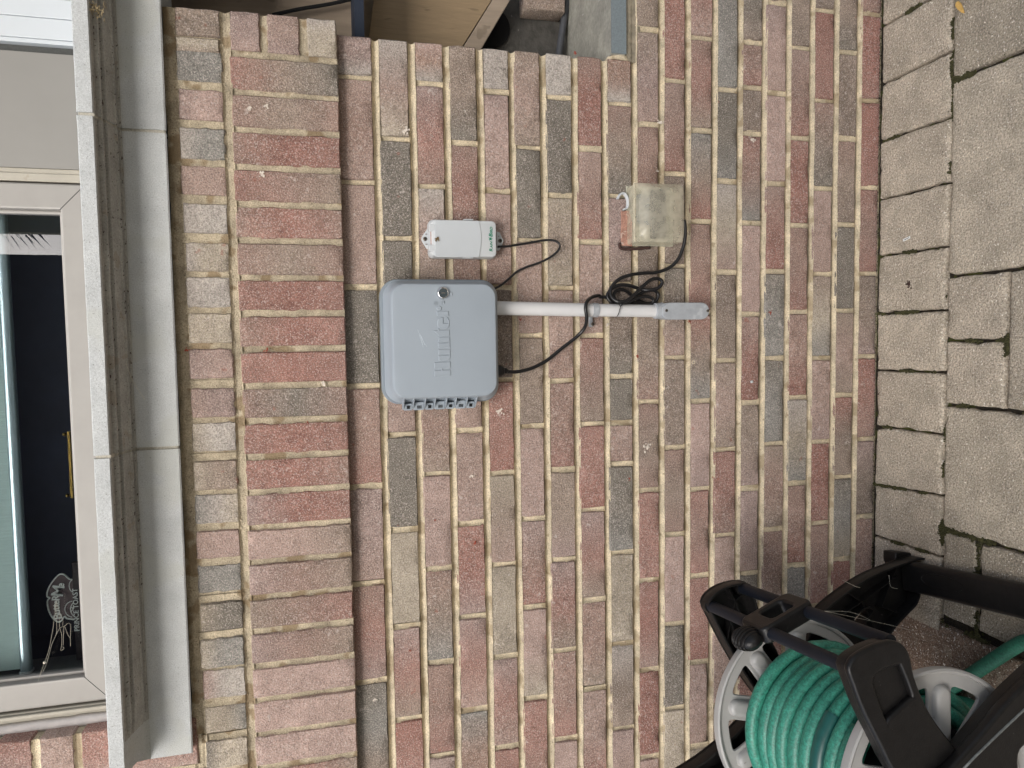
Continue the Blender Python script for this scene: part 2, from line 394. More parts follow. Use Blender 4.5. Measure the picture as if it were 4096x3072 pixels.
COURSES = {
 -1: ([136, 310, 728, 1149, 1544, 1943, 2331, 2721, 3095], ['lw', 'pmp', 'p', 'g', 'mr', 'lp', 'mrl', 'gGb']),
 0: ([148, 557, 952, 1345, 1740, 2118, 2505, 2876, 3250], ['wpY', 'g', 'g', 'p', 'g', 'yYy', 'lrb', 'Rrp']),
 1: ([165, 335, 744, 1134, 1515, 1895, 2274, 2648, 3022, 3390], ['PoW', 'lrm', 'wpb', 'b', 'bmb', 'P', 'mbG', 'mr', 'l']),
 2: ([180, 573, 955, 1340, 1721, 2093, 2467, 2838, 3205], ['bbg', 'mrm', 'm', 'p', 'pP', 'rRl', 'lrp', 'Gom']),
 3: ([193, 367, 763, 1149, 1519, 1892, 2258, 2625, 2987, 3350], ['w', 'lPp', 'Pm', 'd', 'rR', 'ybp', 'yYy', 'lrp', 'rR']),
 4: ([202, 589, 960, 1342, 1704, 2074, 2429, 2792, 3140], ['bpb', 'g', 'p', 'bd', 'P', 'lmr', 'PPY', 'rm']),
 5: ([222, 389, 782, 1152, 1522, 1880, 2239, 2600, 2955, 3310], ['W', 'g', 'yby', 'pm', 'mr', 'bl', 'lrb', 'mr', 'P']),
 6: ([231, 595, 968, 1342, 1696, 2039, 2398, 2755, 3110], ['mRr', 'pmr', 'p', 'rmb', 'rR', 'lrb', 'mb', 'pr']),
 7: ([244, 415, 782, 1135, 1506, 1690, 1857, 2210, 2575, 2914, 3270], ['oW', 'mbg', 'lb', 'dg', 'g', 'pm', 'gG', 'yY', 'wdb', 'lpr']),
 8: ([-620, -250, 117, 497, 872, 1240, 1607, 1959, 2321, 2677, 3028, 3380], ['r', 'b', 'blp', 'mR', 'd', 'bm', 'mbm', 'r', 'rRp', 'R', 'prp', 'p']),
 9: ([-430, -60, 320, 696, 1063, 1430, 1788, 2137, 2496, 2832, 3180], ['b', 'Rrr', 'pmr', 'd', 'gdp', 'bdb', 'mbm', 'P', 'g', 'Yy']),
 10: ([-600, -225, 149, 522, 886, 1250, 1604, 1956, 2302, 2648, 2984, 3330], ['r', 'rp', 'mrb', 'GbR', 'mr', 'rbG', 'Pl', 'rmr', 'rR', 'Pp', 'y']),
 11: ([-400, -15, 358, 725, 1089, 1443, 1797, 2140, 2475, 2815, 3160], ['g', 'G', 'gG', 'wYp', 'db', 'bpb', 'rm', 'p', 'p', 'b']),
 12: ([-570, -200, 168, 351, 532, 892, 1256, 1608, 1953, 2293, 2630, 2970], ['r', 'gd', 'mr', 'd', 'rmG', 'P', 'prR', 'bl', 'lp', 'gd', 'r']),
 13: ([-350, 10, 373, 734, 1085, 1433, 1775, 2115, 2450, 2790], ['b', 'lPp', 'PP', 'prR', 'gGG', 'gGG', 'bmb', 'mb', 'r']),
 14: ([-520, -160, 190, 551, 902, 1247, 1590, 1932, 2261, 2590, 2920], ['b', 'bd', 'pmr', 'rRr', 'mr', 'mR', 'wyG', 'mR', 'Gg', 'p']),
 15: ([-320, 41, 402, 753, 1095, 1433, 1766, 2093, 2420, 2750], ['gd', 'Rrr', 'mdg', 'Ppp', 'bYG', 'pl', 'Rr', 'mr', 'b']),
 16: ([-480, -135, 209, 554, 899, 1242, 1580, 1908, 2236, 2560, 2890], ['g', 'dbg', 'bdd', 'mbd', 'g', 'bpb', 'Rdb', 'gGy', 'Rr', 'b']),
 17: ([-290, 54, 402, 750, 1092, 1427, 1756, 2067, 2385, 2710], ['rm', 'Rr', 'Rr', 'rmr', 'dbl', 'Rrm', 'ldd', 'mr', 'b']),
}
house = thing('brick_house', 'red and grey brick house wall with a stone ledge under its window, meeting the pavers', 'house')
bk = MB(); mo = MB()
rc = lambda: random.choice(['r', 'm', 'p', 'b', 'g', 'rm', 'pl', 'yb', 'mbm'])
for c, (ys, codes) in COURSES.items():
    xs = [courseX(c, y) for y in ys]
    if c < 8: xs[0] = XE
    while xs[-1] > -1.75: xs.append(xs[-1] - .215); 
    codes = list(codes)
    while len(codes) < len(xs) - 1: codes.append(rc())
    if c >= 8:
        while xs[0] < 1.5: xs.insert(0, xs[0] + .215); codes.insert(0, rc())
    for k in range(len(xs) - 1):
        xa, xb = xs[k + 1], xs[k]
        jh = random.uniform(.0042, .0062)
        xm = (xa + xb) / 2
        zb, zt = bedZ(c + 1, xm), bedZ(c, xm)
        jz = random.uniform(.0058, .0072)
        endb = (c < 8 and k == 0)
        x1 = xb - (0 if endb else jh)
        dz = random.uniform(-.0008, .0008)
        brick(bk, xa + jh, x1, zb + jz + dz, (zt - jz + dz) if c >= 0 else ZTOP, random.uniform(-.0012, .0012), codes[k], depth=.095 if endb else .013)
        if not endb: bead(mo, (xb, zb + .004), (xb, zt - .004 if c >= 0 else ZTOP), jh + .0016, .0008, depth=.0052, amp=.6)
for i in range(18):
    xr = XE - .004 if i < 8 else 1.5
    n = 14
    for k in range(n):
        xa = -1.75 + (xr + 1.75) * k / n; xb = -1.75 + (xr + 1.75) * (k + 1) / n
        if k == 0: s0 = random.random()
    # one continuous wavy strip per bed joint
    vs = []; fs = []; ts = (-1, -.82, -.5, -.15, .2, .55, .82, 1); N_ = int((xr + 1.75) / .010); s = i * 7.7
    for q in range(N_ + 1):
        X = -1.75 + (xr + 1.75) * q / N_; zc = bedZ(i, X) + .0014 * nse(X * 7 + s, s) + .0008 * nse(X * 30 + s, s)
        hw = .0078 * (1 + .14 * nse(X * 12, s + 5) + .10 * nse(X * 60, s + 9))
        for t in ts:
            vs.append((X, -.0002 + .0085 * (1 - t * t) * (1 + .22 * nse(X * 25, s + 2)) + .0007 * nse(X * 160, t * 3, s), zc + hw * t))
    m_ = len(ts)
    for q in range(N_):
        for k in range(m_ - 1): fs.append((q * m_ + k, (q + 1) * m_ + k, (q + 1) * m_ + k + 1, q * m_ + k + 1))
    mo.add(vs, fs)
# backing and the return of the wall end
mo.box((-1.8, .0125, .66), (XE - .004, .094, 1.70)); mo.box((-1.8, .0125, -.05), (1.55, .094, .672))
bk.build('wall_bricks', M_BRICK, house, smooth=True, autos=50, color=True)
mo.build('mortar_joints', M_MORTAR, house, smooth=True, autos=60)

# ledge: rowlock headers above a soldier course, standing 7 cm proud of the wall
YL = -.026; lb = MB(); lm = MB(); XL = XE + .018
Z0, Z1, Z2 = onY(1349, 150, YL).z, onY(905, 250, YL).z, onY(690, 250, YL).z
SOLD = ['rbg', 'mbm', 'mRr', 'rmb', 'mRm', 'mbm', 'rRr', 'mRr', 'rRr', 'mgm', 'rRr', 'rRm', 'lRr', 'Ppb', 'lmb', 'bmr', 'lmb', 'P', 'PPp', 'PP', 'mrb', 'r', 'm', 'p', 'r', 'b', 'r', 'm']
HEAD = ['GG', 'lP', 'wG', 'p', 'wW', 'wY', 'wW', 'YY', 'lP', 'pl', 'YW', 'Yb', 'GwY', 'pP', 'GG', 'yg', 'YG', 'PW', 'YyG', 'gY', 'y', 'p', 'w', 'y', 'b', 'g', 'p', 'y']
xs0 = onY(1150, 231, YL).x; xs1 = onY(1150, 3058, YL).x; pit = (xs0 - xs1) / 20
for k in range(14): pass
x = xs0
for k in range(28):
    a, b_ = x - pit * (k + 1), x - pit * k
    j = random.uniform(.0045, .006)
    brick(lb, a + j, b_ - j, Z0, Z1 - .0065, YL + random.uniform(-.001, .001), SOLD[k][::-1], depth=.013 if k else .03, longx=False)
    bead(lm, (b_, Z0 + .001), (b_, Z1 - .004), j + .002, YL + .0008, depth=.0036, amp=.6)
    d = random.uniform(-.004, .004) + .006
    j2 = random.uniform(.0055, .008)
    brick(lb, a + j2 + d, b_ - j2 + d, Z1 + .0075, Z2 - .006 + random.uniform(-.003, .001), YL + random.uniform(-.001, .002), HEAD[k][::-1], depth=.013, longx=False, nl=9, ns=7, jit=1.4)
    bead(lm, (b_ + d, Z1 + .004), (b_ + d, Z2), j2 + .002, YL + .002, depth=.003, amp=.6)
bead(lm, (-.80, Z2 + .0055), (XL - .004, Z2 + .0055), .0105, YL + .004, depth=-.003, amp=2.0)
bead(lm, (-1.75, Z1), (XL - .004, Z1), .0095, YL, depth=.0065)
# end bricks of the ledge, laid flat and stepping down
zz = [(918, 1040, 26, 222, 'lP'), (1068, 1198, 42, 235, 'pl'), (1228, 1347, 58, 250, 'wYY')]
for (pa, pb, ya, yb, cd) in zz:
    p = onY(pa, (ya + yb) / 2, YL); q = onY(pb, (ya + yb) / 2, YL)
    brick(lb, xs0 + .007, XL, q.z, p.z, YL, cd, depth=.12, longx=True, nl=9, ns=6)
for zc in (onY(1054, 150, YL).z, onY(1213, 150, YL).z): bead(lm, (xs0 + .004, zc), (XL - .003, zc), .010, YL + .0005, depth=.005)
p = onY(690, 80, YL); q = onY(880, 80, YL)
xq = [onY(780, v, YL).x for v in (142, 148, 208)]
brick(lb, xq[0], XL - .002, q.z, p.z - .004, YL, 'bdb', depth=.12, nl=8, ns=7)
brick(lb, xq[2], xq[1], q.z + .003, p.z - .004, YL, 'Yb', depth=.013, nl=6, ns=6)
lm.box((-1.75, YL + .0062, Z0 + .004), (XL - .006, .06, Z2 - .003))
lb.build('ledge_bricks', M_BRICK, house, smooth=True, autos=50, color=True)
lm.build('ledge_mortar', M_MORTARD, house, smooth=True, autos=60)

# wall beside the window, above the ledge (upper left of the house as it stands; lower left corner of the photo)
ub = MB(); um = MB(); XR = onY(163, 2954, YL).x
bead(um, (-1.70, Z2 + .001), (-.80, Z2 + .001), .012, YL + .001, depth=.006)
za = onY(314, 3050, YL).z; zb_ = onY(143, 3020, YL).z; pz = zb_ - za
UC = [('Pp', 0), ('pP', .1), ('rlP', .02), ('PW', .12), ('l', 0), ('p', .1), ('m', 0), ('P', .1), ('r', 0)]
for k, (cd, of) in enumerate(UC):
    z0 = za + pz * (k - 1) - 0; z1 = z0 + pz; X = XR
    if k == 0: z0 = Z2 + .004; z1 = za
    if k == 0:
        brick(ub, XR - .10, XR, z0 + .002, z1 - .006, YL, 'rP', depth=.05, nl=8); brick(ub, XR - .32, XR - .112, z0 + .002, z1 - .006, YL, 'p')
        bead(um, (XR - .106, z0), (XR - .106, z1), .0075, YL + .001)
    else:
        Lb = .10 if k % 2 else .205
        brick(ub, X - Lb, X, z0 + .0065, z1 - .0065, YL, cd, depth=.052)
        while X - Lb > -1.7:
            bead(um, (X - Lb - .006, z0), (X - Lb - .006, z1), .0075, YL + .001); X -= Lb + .012; Lb = .205
            brick(ub, X - Lb, X, z0 + .0065, z1 - .0065, YL, rc())
    bead(um, (-1.7, z1), (XR - .003, z1), .0082, YL, depth=.0055)
um.box((-1.75, YL + .0062, Z2 - .002), (XR - .0045, .027, 2.3))
ub.build('jamb_bricks', M_BRICK, house, smooth=True, autos=50, color=True)
um.build('jamb_mortar', M_MORTAR, house, smooth=True, autos=60)

# moulded cast stone ledge under the window, three blocks with mortar joints between
prof = [(-.068, 1.664), (-.0955, 1.6575), (-.0975, 1.660), (-.0975, 1.7330), (-.104, 1.7340), (-.106, 1.7420), (-.1115, 1.7424), (-.1130, 1.7360), (-.118, 1.7362), (-.1195, 1.7400), (-.136, 1.7440),
        (-.1445, 1.7445), (-.1455, 1.7540), (-.1520, 1.7544), (-.1530, 1.7485), (-.1580, 1.7490), (-.1600, 1.7570), (-.1740, 1.7590), (-.1755, 1.7560), (-.180, 1.7575), (-.1800, 1.7790), (-.1785, 1.7805), (-.02, 1.795), (.05, 1.799), (.05, 1.664)]
M_UNDERSIDE = mat('underside_stone', (166, 165, 160), rough=.95, spec=.1, n1=(300, .18), n2=(18, .14), bump=(300, .0006), spots=[(20, .62, (150, 138, 118), .4), (140, .67, (60, 52, 42), .8)])  # duller stone with dark specks for the moulding's underside faces
YB, YFi = -.050, -.137
_zo = [1.6575, 1.7330, 1.7575, 1.7790]; _zn = [onY(665, 525, YB).z, onY(487, 522, YB).z, onY(370, 455, YFi).z, onY(309, 455, YFi).z]
def PYm(y): return YB + (y + .0975) * (YFi - YB) / (-.180 + .0975) if y < -.06 else y
def PZm(z):
    for a in range(3):
        if z <= _zo[a + 1] or a == 2: return _zn[a] + (z - _zo[a]) * (_zn[a + 1] - _zn[a]) / (_zo[a + 1] - _zo[a])
prof = [(PYm(y) if y < -.06 else (y + .04 if y > 0 else y), PZm(z)) for y, z in prof]
prof[0] = (-.022, prof[0][1])
ZFB = PZm(1.757); XJ1 = (onY(665, 525, YB).x + onY(309, 455, YFi).x) / 2; XJ2 = (onY(545, 1796, YB).x + onY(380, 1831, YFi).x) / 2
XEB, XEF = onY(773, 3011, YB).x, onY(430, 3070, YFi).x
XB = [(.90, XJ1 + .003), (XJ1 - .003, XJ2 + .003), (XJ2 - .003, XEB)]
for bi, (xr, xl) in enumerate(XB):
    st = MB(); nx = 30; last = bi == 2; pr = prof; m_ = len(pr); V = []; Fc = []
    for i in range(nx + 1):
        X = xr + (xl - xr) * i / nx
        for k, (y, z) in enumerate(pr):
            XX = X
            yy = y + .0006 * nse(X * 30, z * 30, bi); z_ = z + .0007 * nse(X * 40, y * 60, bi + 9)
            if last and i == nx:
                # the overhanging nosing stops short of the frieze, with a swept return
                t = max(0, min(1, (YB - y) / (YB - YFi))); XX = XEB + t * (XEF - XEB)
            if last and 3 < k < 19:
                q = max(0, min(1, (-.712 - X) / .035)); q = q * q * (3 - 2 * q); u_ = max(0, (YB - y) / (YB - YFi))
                yy += 0; z_ = z_ * (1 - q) + (PZm(1.7335) + (PZm(1.7575) - PZm(1.7335)) * u_ ** .7) * q
            V.append((XX, yy, z_))
        # nothing
    for i in range(nx):
        for k in range(m_):
            k2 = (k + 1) % m_; Fc.append((i * m_ + k, (i + 1) * m_ + k, (i + 1) * m_ + k2, i * m_ + k2))
    Fc.append(tuple(range(m_))); Fc.append(tuple(nx * m_ + k for k in range(m_ - 1, -1, -1)))
    st.add(V, Fc)
    if last:   # the mouldings die into a solid block near the end
        st.box((-.7905, -.1600, 1.7335), (-.735, -.10, 1.752)) if False else None
    so_ = st.build('stone_sill', M_STONE, house, smooth=True, autos=35); so_.data.materials.append(M_UNDERSIDE)
    for p in so_.data.polygons:
        c_ = p.center
        if len(p.vertices) == 4 and YFi + .006 < c_.y < YB - .003 and c_.z < ZFB + .008 and c_.x > -.735: p.material_index = 1
sj = MB()
M_PALEM = mat('pale_mortar', (176, 172, 160), rough=.95, n1=(300, .2), bump=(200, .002))
for X in (XJ1, XJ2):
    sj = MB(); pj = [(y + .003 if y < -.04 else y, z + (.002 if z < ZFB else -.002)) for y, z in prof]; m_ = len(pj)
    sj.add([(X - .0036, y, z) for y, z in pj] + [(X + .0036, y, z) for y, z in pj], [(k, (k + 1) % m_, m_ + (k + 1) % m_, m_ + k) for k in range(m_)])
    sj.build('stone_joint', M_PALEM, house)
bb = MB(); bb.box((-.765, -.003, Z2 - .003), (.64, .03, Z2 + .06)); bb.build('shadow_gap_bed', mat('shade_dark_mortar', (84, 74, 56), rough=1, n1=(90, .3), bump=(90, .002)), house)  # mortar coloured dark for the shadow under the stone band

# window in the recess above the sill
win = MB()
def P2(x, y, Y=0.0): p = onY(x, y, Y); return (p.x, p.z)
gx0, gx1, gz0 = -.6716, .2718, 1.8795       # glass opening
fx0, fx1, fz0 = -.7254, .3221, 1.8326
ZT = 2.36; WY = .035
wn = bpy.data.objects.new('window', None); COL.objects.link(wn); wn.parent = house
fl = shape([[(fx0, fz0), (fx1, fz0), (fx1, ZT + .06), (fx0, ZT + .06)], [(gx0, gz0), (gx0, ZT), (gx1, ZT), (gx1, gz0)]], .016, .004, 2)
f_ = MB(); f_.merge(fl, WALLF(0, .006 + WY, 0))
f_.build('window_frame', M_FRAME, wn, smooth=True, autos=40)
gb = shape([[(gx0 - .001, gz0 - .001), (gx1 + .001, gz0 - .001), (gx1 + .001, ZT), (gx0 - .001, ZT)], [(gx0 + .007, gz0 + .007), (gx0 + .007, ZT - .01), (gx1 - .007, ZT - .01), (gx1 - .007, gz0 + .007)]], .009, .003, 2)
f_ = MB(); f_.merge(gb, WALLF(0, .016 + WY, 0)); f_.build('glazing_bead', M_FRAME, wn, smooth=True, autos=40)
ml = None        # mitre seams at the two lower corners
for (a, b_) in (((gx0, gz0), (fx0 + .001, fz0 + .001)), ((gx1, gz0), (fx1 - .001, fz0 + .001))):
    ml = MB(); ml.tube([(a[0], -.0098 + WY, a[1]), (b_[0], -.0098 + WY, b_[1])], .0007, 5); ml.build('mitre_seam', M_DARK, wn)
g_ = MB(); g_.box((gx0 - .005, .018 + WY, gz0 - .005), (gx1 + .005, .022 + WY, ZT + .01)); g_.build('window_pane', M_GLASS, wn)
# trims left and right of the frame
t_ = MB(); t_.box((-.7586, -.012 + WY, 1.80), (-.729, .03 + WY, 2.4)); t_.box((-.7402, -.020 + WY, 1.80), (-.732, -.0125 + WY, 2.4)); t_.build('window_trim', M_CREAM, wn, bevel=(.002, 2))
t_ = MB(); t_.box((.3256, -.006 + WY, 1.80), (.3415, .03 + WY, 2.4)); t_.box((.342, -.002 + WY, 1.80), (.3517, .03 + WY, 2.4)); t_.build('window_trim', M_CREAM, wn, bevel=(.0015, 2))
ck = MB(); ck.tube([(-.7600 + .0015 * nse(z * 3, 0), -.014 + WY + .001 * nse(z * 2, 5), 1.79 + z * .02) for z in range(32)], .008, 8, rs=[.0125 + .0025 * nse(z * .9, 3) for z in range(32)]); ck.build('caulk_line', M_CAULK, wn, smooth=True)
bk_ = MB(); bk_.box((.3519, -.004 + WY, 1.80), (.5725, .02 + WY, 2.4)); bk_.build('infill_panel', M_PANEL, house)
bk_ = MB(); bk_.box((.5728, .004 + WY, 1.80), (.5869, .03 + WY, 2.4)); bk_.build('dark_gasket', M_GROOVE, house)
wp = MB(); wp.box((.5874, -.012 + WY, 1.80), (.5955, .03 + WY, 2.4)); wp.box((.596, -.014 + WY, 1.80), (.6349, .03 + WY, 2.4)); wp.box((.6354, -.016 + WY, 1.80), (.6717, .03 + WY, 2.4)); wp.box((.6722, -.020 + WY, 1.80), (.6789, .03 + WY, 2.4))
wp.build('corner_trim', M_WHITE, house, bevel=(.0012, 2))
dk = MB(); dk.box((.6799, .02 + WY, 1.80), (1.4, .05 + WY, 2.5)); dk.build('upper_recess', M_DARK, house)
# room behind the pane: dark walls on five sides
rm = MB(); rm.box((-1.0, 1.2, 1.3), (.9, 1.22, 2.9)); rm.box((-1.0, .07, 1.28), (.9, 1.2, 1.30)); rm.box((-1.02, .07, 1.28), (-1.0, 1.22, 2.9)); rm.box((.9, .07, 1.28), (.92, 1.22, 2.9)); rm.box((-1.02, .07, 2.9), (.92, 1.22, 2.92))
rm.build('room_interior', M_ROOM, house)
ij = MB(); ij.box((-.705, .062, 1.84), (-.687, .19, 2.5)); ij.box((-.705, .066, 1.83), (.33, .19, 1.865)); ij.build('inner_jamb', M_JAMB, wn)

# roller blind
bl = thing('roller_blind', 'pale green roller blind lowered behind the window with a rounded bottom rail', 'blind')
YBl = .105
zr0 = onY(128, 2640, YBl).z; zr1 = onY(82, 2600, YBl).z
xl_ = onY(110, 2678, YBl).x
b_ = MB(); b_.box((xl_ + .002, YBl + .004, zr1 - .002), (gx1 + .03, YBl + .005, 2.6)); b_.build('blind_fabric', M_BLIND, bl)
rl = shape([[(-.011, -.016), (.0, -.021), (.011, -.016), (.011, .016), (0, .021), (-.011, .016)]], .5, 0)
b_ = MB(); zc = (zr0 + zr1) / 2; hh = (zr1 - zr0) / 2
sec = [(.011 * math.cos(a) * (1 if math.cos(a) > 0 else .9), hh * math.sin(a)) for a in [2 * PI * k / 20 for k in range(20)]]
sec = [(math.copysign(abs(math.cos(a)) ** .55, math.cos(a)) * .011, math.copysign(abs(math.sin(a)) ** .7, math.sin(a)) * hh) for a in [2 * PI * k / 24 for k in range(24)]]
b_.add([(xl_, YBl + s[0], zc + s[1]) for s in sec] + [(gx1 + .03, YBl + s[0], zc + s[1]) for s in sec], [(k, (k + 1) % 24, 24 + (k + 1) % 24, 24 + k) for k in range(24)] + [tuple(range(24)), tuple(range(47, 23, -1))])
b_.build('bottom_rail', M_RAIL, bl, smooth=True, autos=50)
b_ = MB(); b_.add([(xl_ - .004, YBl + s[0] * 1.35, zc + s[1] * 1.18) for s in sec] + [(xl_ - .0003, YBl + s[0] * 1.35, zc + s[1] * 1.18) for s in sec], [(k, (k + 1) % 24, 24 + (k + 1) % 24, 24 + k) for k in range(24)] + [tuple(range(24)), tuple(range(47, 23, -1))])
b_.build('rail_end_cap', M_WHITEP, bl, smooth=True, autos=50)
place(bl, (0, YBl, zr0))

# chalk sign standing inside on the sill
sg = thing('chalk_sign', 'brown cut-out chalkboard sign lettered Butter Me behind the window pane', 'sign')
YS = .145
def S2(x, y): return P2(x, y, YS)
out = [(300, 2288), (285, 2284), (272, 2298), (258, 2276), (242, 2294), (218, 2312), (204, 2338), (194, 2366), (196, 2384), (206, 2389), (197, 2398), (195, 2420), (204, 2446), (220, 2472), (238, 2482), (254, 2475), (262, 2462), (275, 2472), (300, 2474)]
out = [(302, 2316), (284, 2314), (275, 2308), (262, 2296), (248, 2293), (234, 2300), (218, 2318), (204, 2338), (194, 2362), (193, 2382), (203, 2388), (196, 2396), (194, 2412), (200, 2440), (214, 2466), (234, 2483), (248, 2480), (262, 2462), (272, 2470), (302, 2474)]
ol = [S2(*p) for p in out]
c3 = cm([(p[0], p[1], 0) for p in ol], 5)
b_ = MB(); b_.merge(shape([[(p.x, p.y) for p in c3]], .003), WALLF(0, YS, 0)); b_.build('sign_board', M_SIGN, sg)
b_ = MB(); b_.tube([(p.x, YS - .0034, p.y) for p in c3], .0016, 6)
eye = lambda cx, cy, rx, ry, a0, a1: [(*S2(cx + rx * math.cos(math.radians(a)), cy + ry * math.sin(math.radians(a))),) for a in range(a0, a1 + 1, 12)]
for e in (eye(296, 2433, 33, 32, 96, 264), eye(300, 2340, 20, 26, 96, 264), eye(310, 2433, 24, 30, 110, 250), eye(290, 2433, 5, 7, 0, 360)):
    b_.tube([(x, YS - .0034, z) for x, z in e], .0010, 5)
b_.build('chalk_outline', M_CHALK, sg)
b_ = MB()
for (s_, px, py, sz, rot) in (('B', 236, 2462, .024, 4), ('u', 231, 2444, .020, 4), ('t', 229, 2430, .021, 2), ('t', 228, 2418, .021, 0), ('e', 229, 2406, .019, -4), ('R', 229, 2388, .021, -6), ('M', 238, 2360, .033, -12), ('e', 247, 2337, .020, -14)):
    x_, z_ = S2(px, py); Mx = WALLF(x_, YS - .0040, z_) @ Matrix.Rotation(math.radians(rot), 4, 'Z'); b_.merge(text(s_, sz, .0003, .0004), Mx)
b_.build('chalk_lettering', M_CHALK, sg)
b_ = MB(); a = S2(294, 2243); c = S2(330, 2628); b_.box((c[0], YS - .012, c[1] - .03), (a[0], YS - .0035, a[1])); b_.build('sign_base', mat('sign_base_dark', (52, 46, 46), rough=.8, n1=(60, .2)), sg, bevel=(.001, 1))
b_ = MB(); x_, z_ = S2(314, 2430); b_.merge(text('PRiNCE TOAST', .014, .0002, .0002), WALLF(x_, YS - .0124, z_)); b_.build('chalk_lettering', M_CHALK, sg)
place(sg, (-.5, YS, 1.855))
# brass picture stand
br = thing('brass_holder', 'thin brass holder bar with two round knobs inside the window', 'holder')
b_ = MB(); a = P2(271, 1725, .13); c = P2(296, 1990, .13); b_.box((c[0], .128, c[1] - .02), (a[0], .134, a[1])); b_.box((c[0], .124, a[1] - .006), (a[0], .1275, a[1] - .002)); b_.build('brass_bar', M_BRASS, br)
for (px, py) in ((259, 1737), (271, 1981)):
    p = onY(px, py, .13); b_ = MB(); b_.lathe([(0, -.004), (.003, -.0035), (.0045, 0), (.003, .0035), (0, .004)], p, Vector((0, 1, 0)), seg=16); b_.tube([p, p + Vector((0, .0, -.02))], .0016, 6); b_.build('knob', M_BRASS, br, smooth=True)
place(br, (-.15, .13, 1.865))

# ------------------------------------------------------------------ opening at the right end with plywood, sill and conduit
rs = MB()
a = onY(2440, 0); c = onY(2500, 0); zt = a.z; zb = c.z
rs.box((XE + .010, -.001, zb), (1.6, .335, zt - .002))
rs.build('opening_sill', M_SILL2, house, bevel=(.0015, 2))
fb = MB(); fb.box((XE + .012, -.0045, zb - .001), (1.6, -.0012, zt - .0015)); fb.build('sill_front_edge', M_TRIMB, house)
mb_ = MB(); mb_.box((XE - .003, .0035, .655), (1.6, .33, zb - .0005)); mb_.build('sill_mortar_bed', mat('grey_mortar', (140, 132, 116), rough=1, n1=(60, .25), bump=(120, .003), spots=[(60, .68, (84, 78, 68), .6)]), house)
nb = MB(); nb.tube(cm([(XE - .004, .012, zb - .012), (XE + .006, .006, zb + .002), (XE + .010, .012, zt - .012), (XE + .006, .03, zt - .002)], 5), .007, 8, rs=[.004 + .004 * math.sin(PI * k / 15) for k in range(16)]); nb.build('sill_mortar_dab', M_MORTAR, house, smooth=True)
rw = MB(); rw.box((XE - .01, .33, .60), (1.7, .36, 2.0)); rw.box((1.6, -.0, .60), (1.65, .33, 2.6)); rw.box((XE - .02, .0945, .60), (XE - .002, .33, 2.0))
rw.build('recess_wall', M_RECESS, house)
# plywood sheet (leaning) and the strip on its lower edge
PY = .25
def plate(poly, Y, th, name, m_, parent, bev=.0008):
    lp = [P2(x, y, Y) for x, y in poly]
    b = MB(); b.merge(shape([lp], th / 2, bev, 1), WALLF(0, Y + th / 2, 0)); return b.build(name, m_, parent)
pw = thing('plywood_sheet', 'weathered tan plywood sheet closing the opening beside the brick ledge', 'plywood')
plate([(1502, -60), (1461, 260), (1765, 320), (2004, -60)], PY, .018, 'panel', M_PLY, pw)
plate([(2007, -60), (1770, 322), (1850, 322), (2075, -60)], PY - .004, .022, 'edge_strip', M_PLY2, pw)
place(pw, (.75, PY, .9))
pw2 = tag(plate([(560, -60), (560, 60), (900, 230), (1540, 290), (1580, -60)], PY + .0195, .014, 'plywood_offcut', M_PLY2, None), 'greyer plywood offcut butted above the tan sheet, crossed by a dark shadow streak', 'plywood')
pc = MB(); pc.tube(cm([onY(1090, 60, PY - .012), onY(1200, 36, PY - .012), onY(1330, 14, PY - .012), onY(1520, -30, PY - .012)], 6), .0045, 8)  # dark tube standing in for the diagonal shadow on the plywood
tag(pc.build('shadow_streak', M_DARK, None, smooth=True), 'thin dark tube standing for a shadow across the greyer plywood', 'cable')
hl = MB(); hc = onY(1960, 110, .327); hl.lathe([(.001, .0), (.052, .0), (.054, .003), (.001, .0031)], hc, Vector((0, -1, 0)), seg=28); hl.build('dark_hole', M_DARK, house)
hb = MB(); hb.box((hc.x - .06, .322, hc.z + .01), (hc.x + .25, .3265, hc.z + .16)); hb.build('dark_recess', M_DARK, house)
sb = MB(); p = onY(2100, 0, .27); q = onY(2262, 52, .27)
s2 = MB(); brick(s2, q.x, q.x + .21, q.z, p.z, .27, 'pb', depth=.055, nl=10); s2.build('brick_stub', M_BRICK, house, smooth=True, autos=50, color=True)
gc = MB(); gc.tube([onY(2277, -40, .30), onY(2262, 40, .298), onY(2232, 240, .294), onY(2226, 330, .292)], .0095, 12)
tag(gc.build('dark_conduit', M_GREYC, None, smooth=True), 'dark grey conduit lying along the back of the rough opening sill', 'conduit')

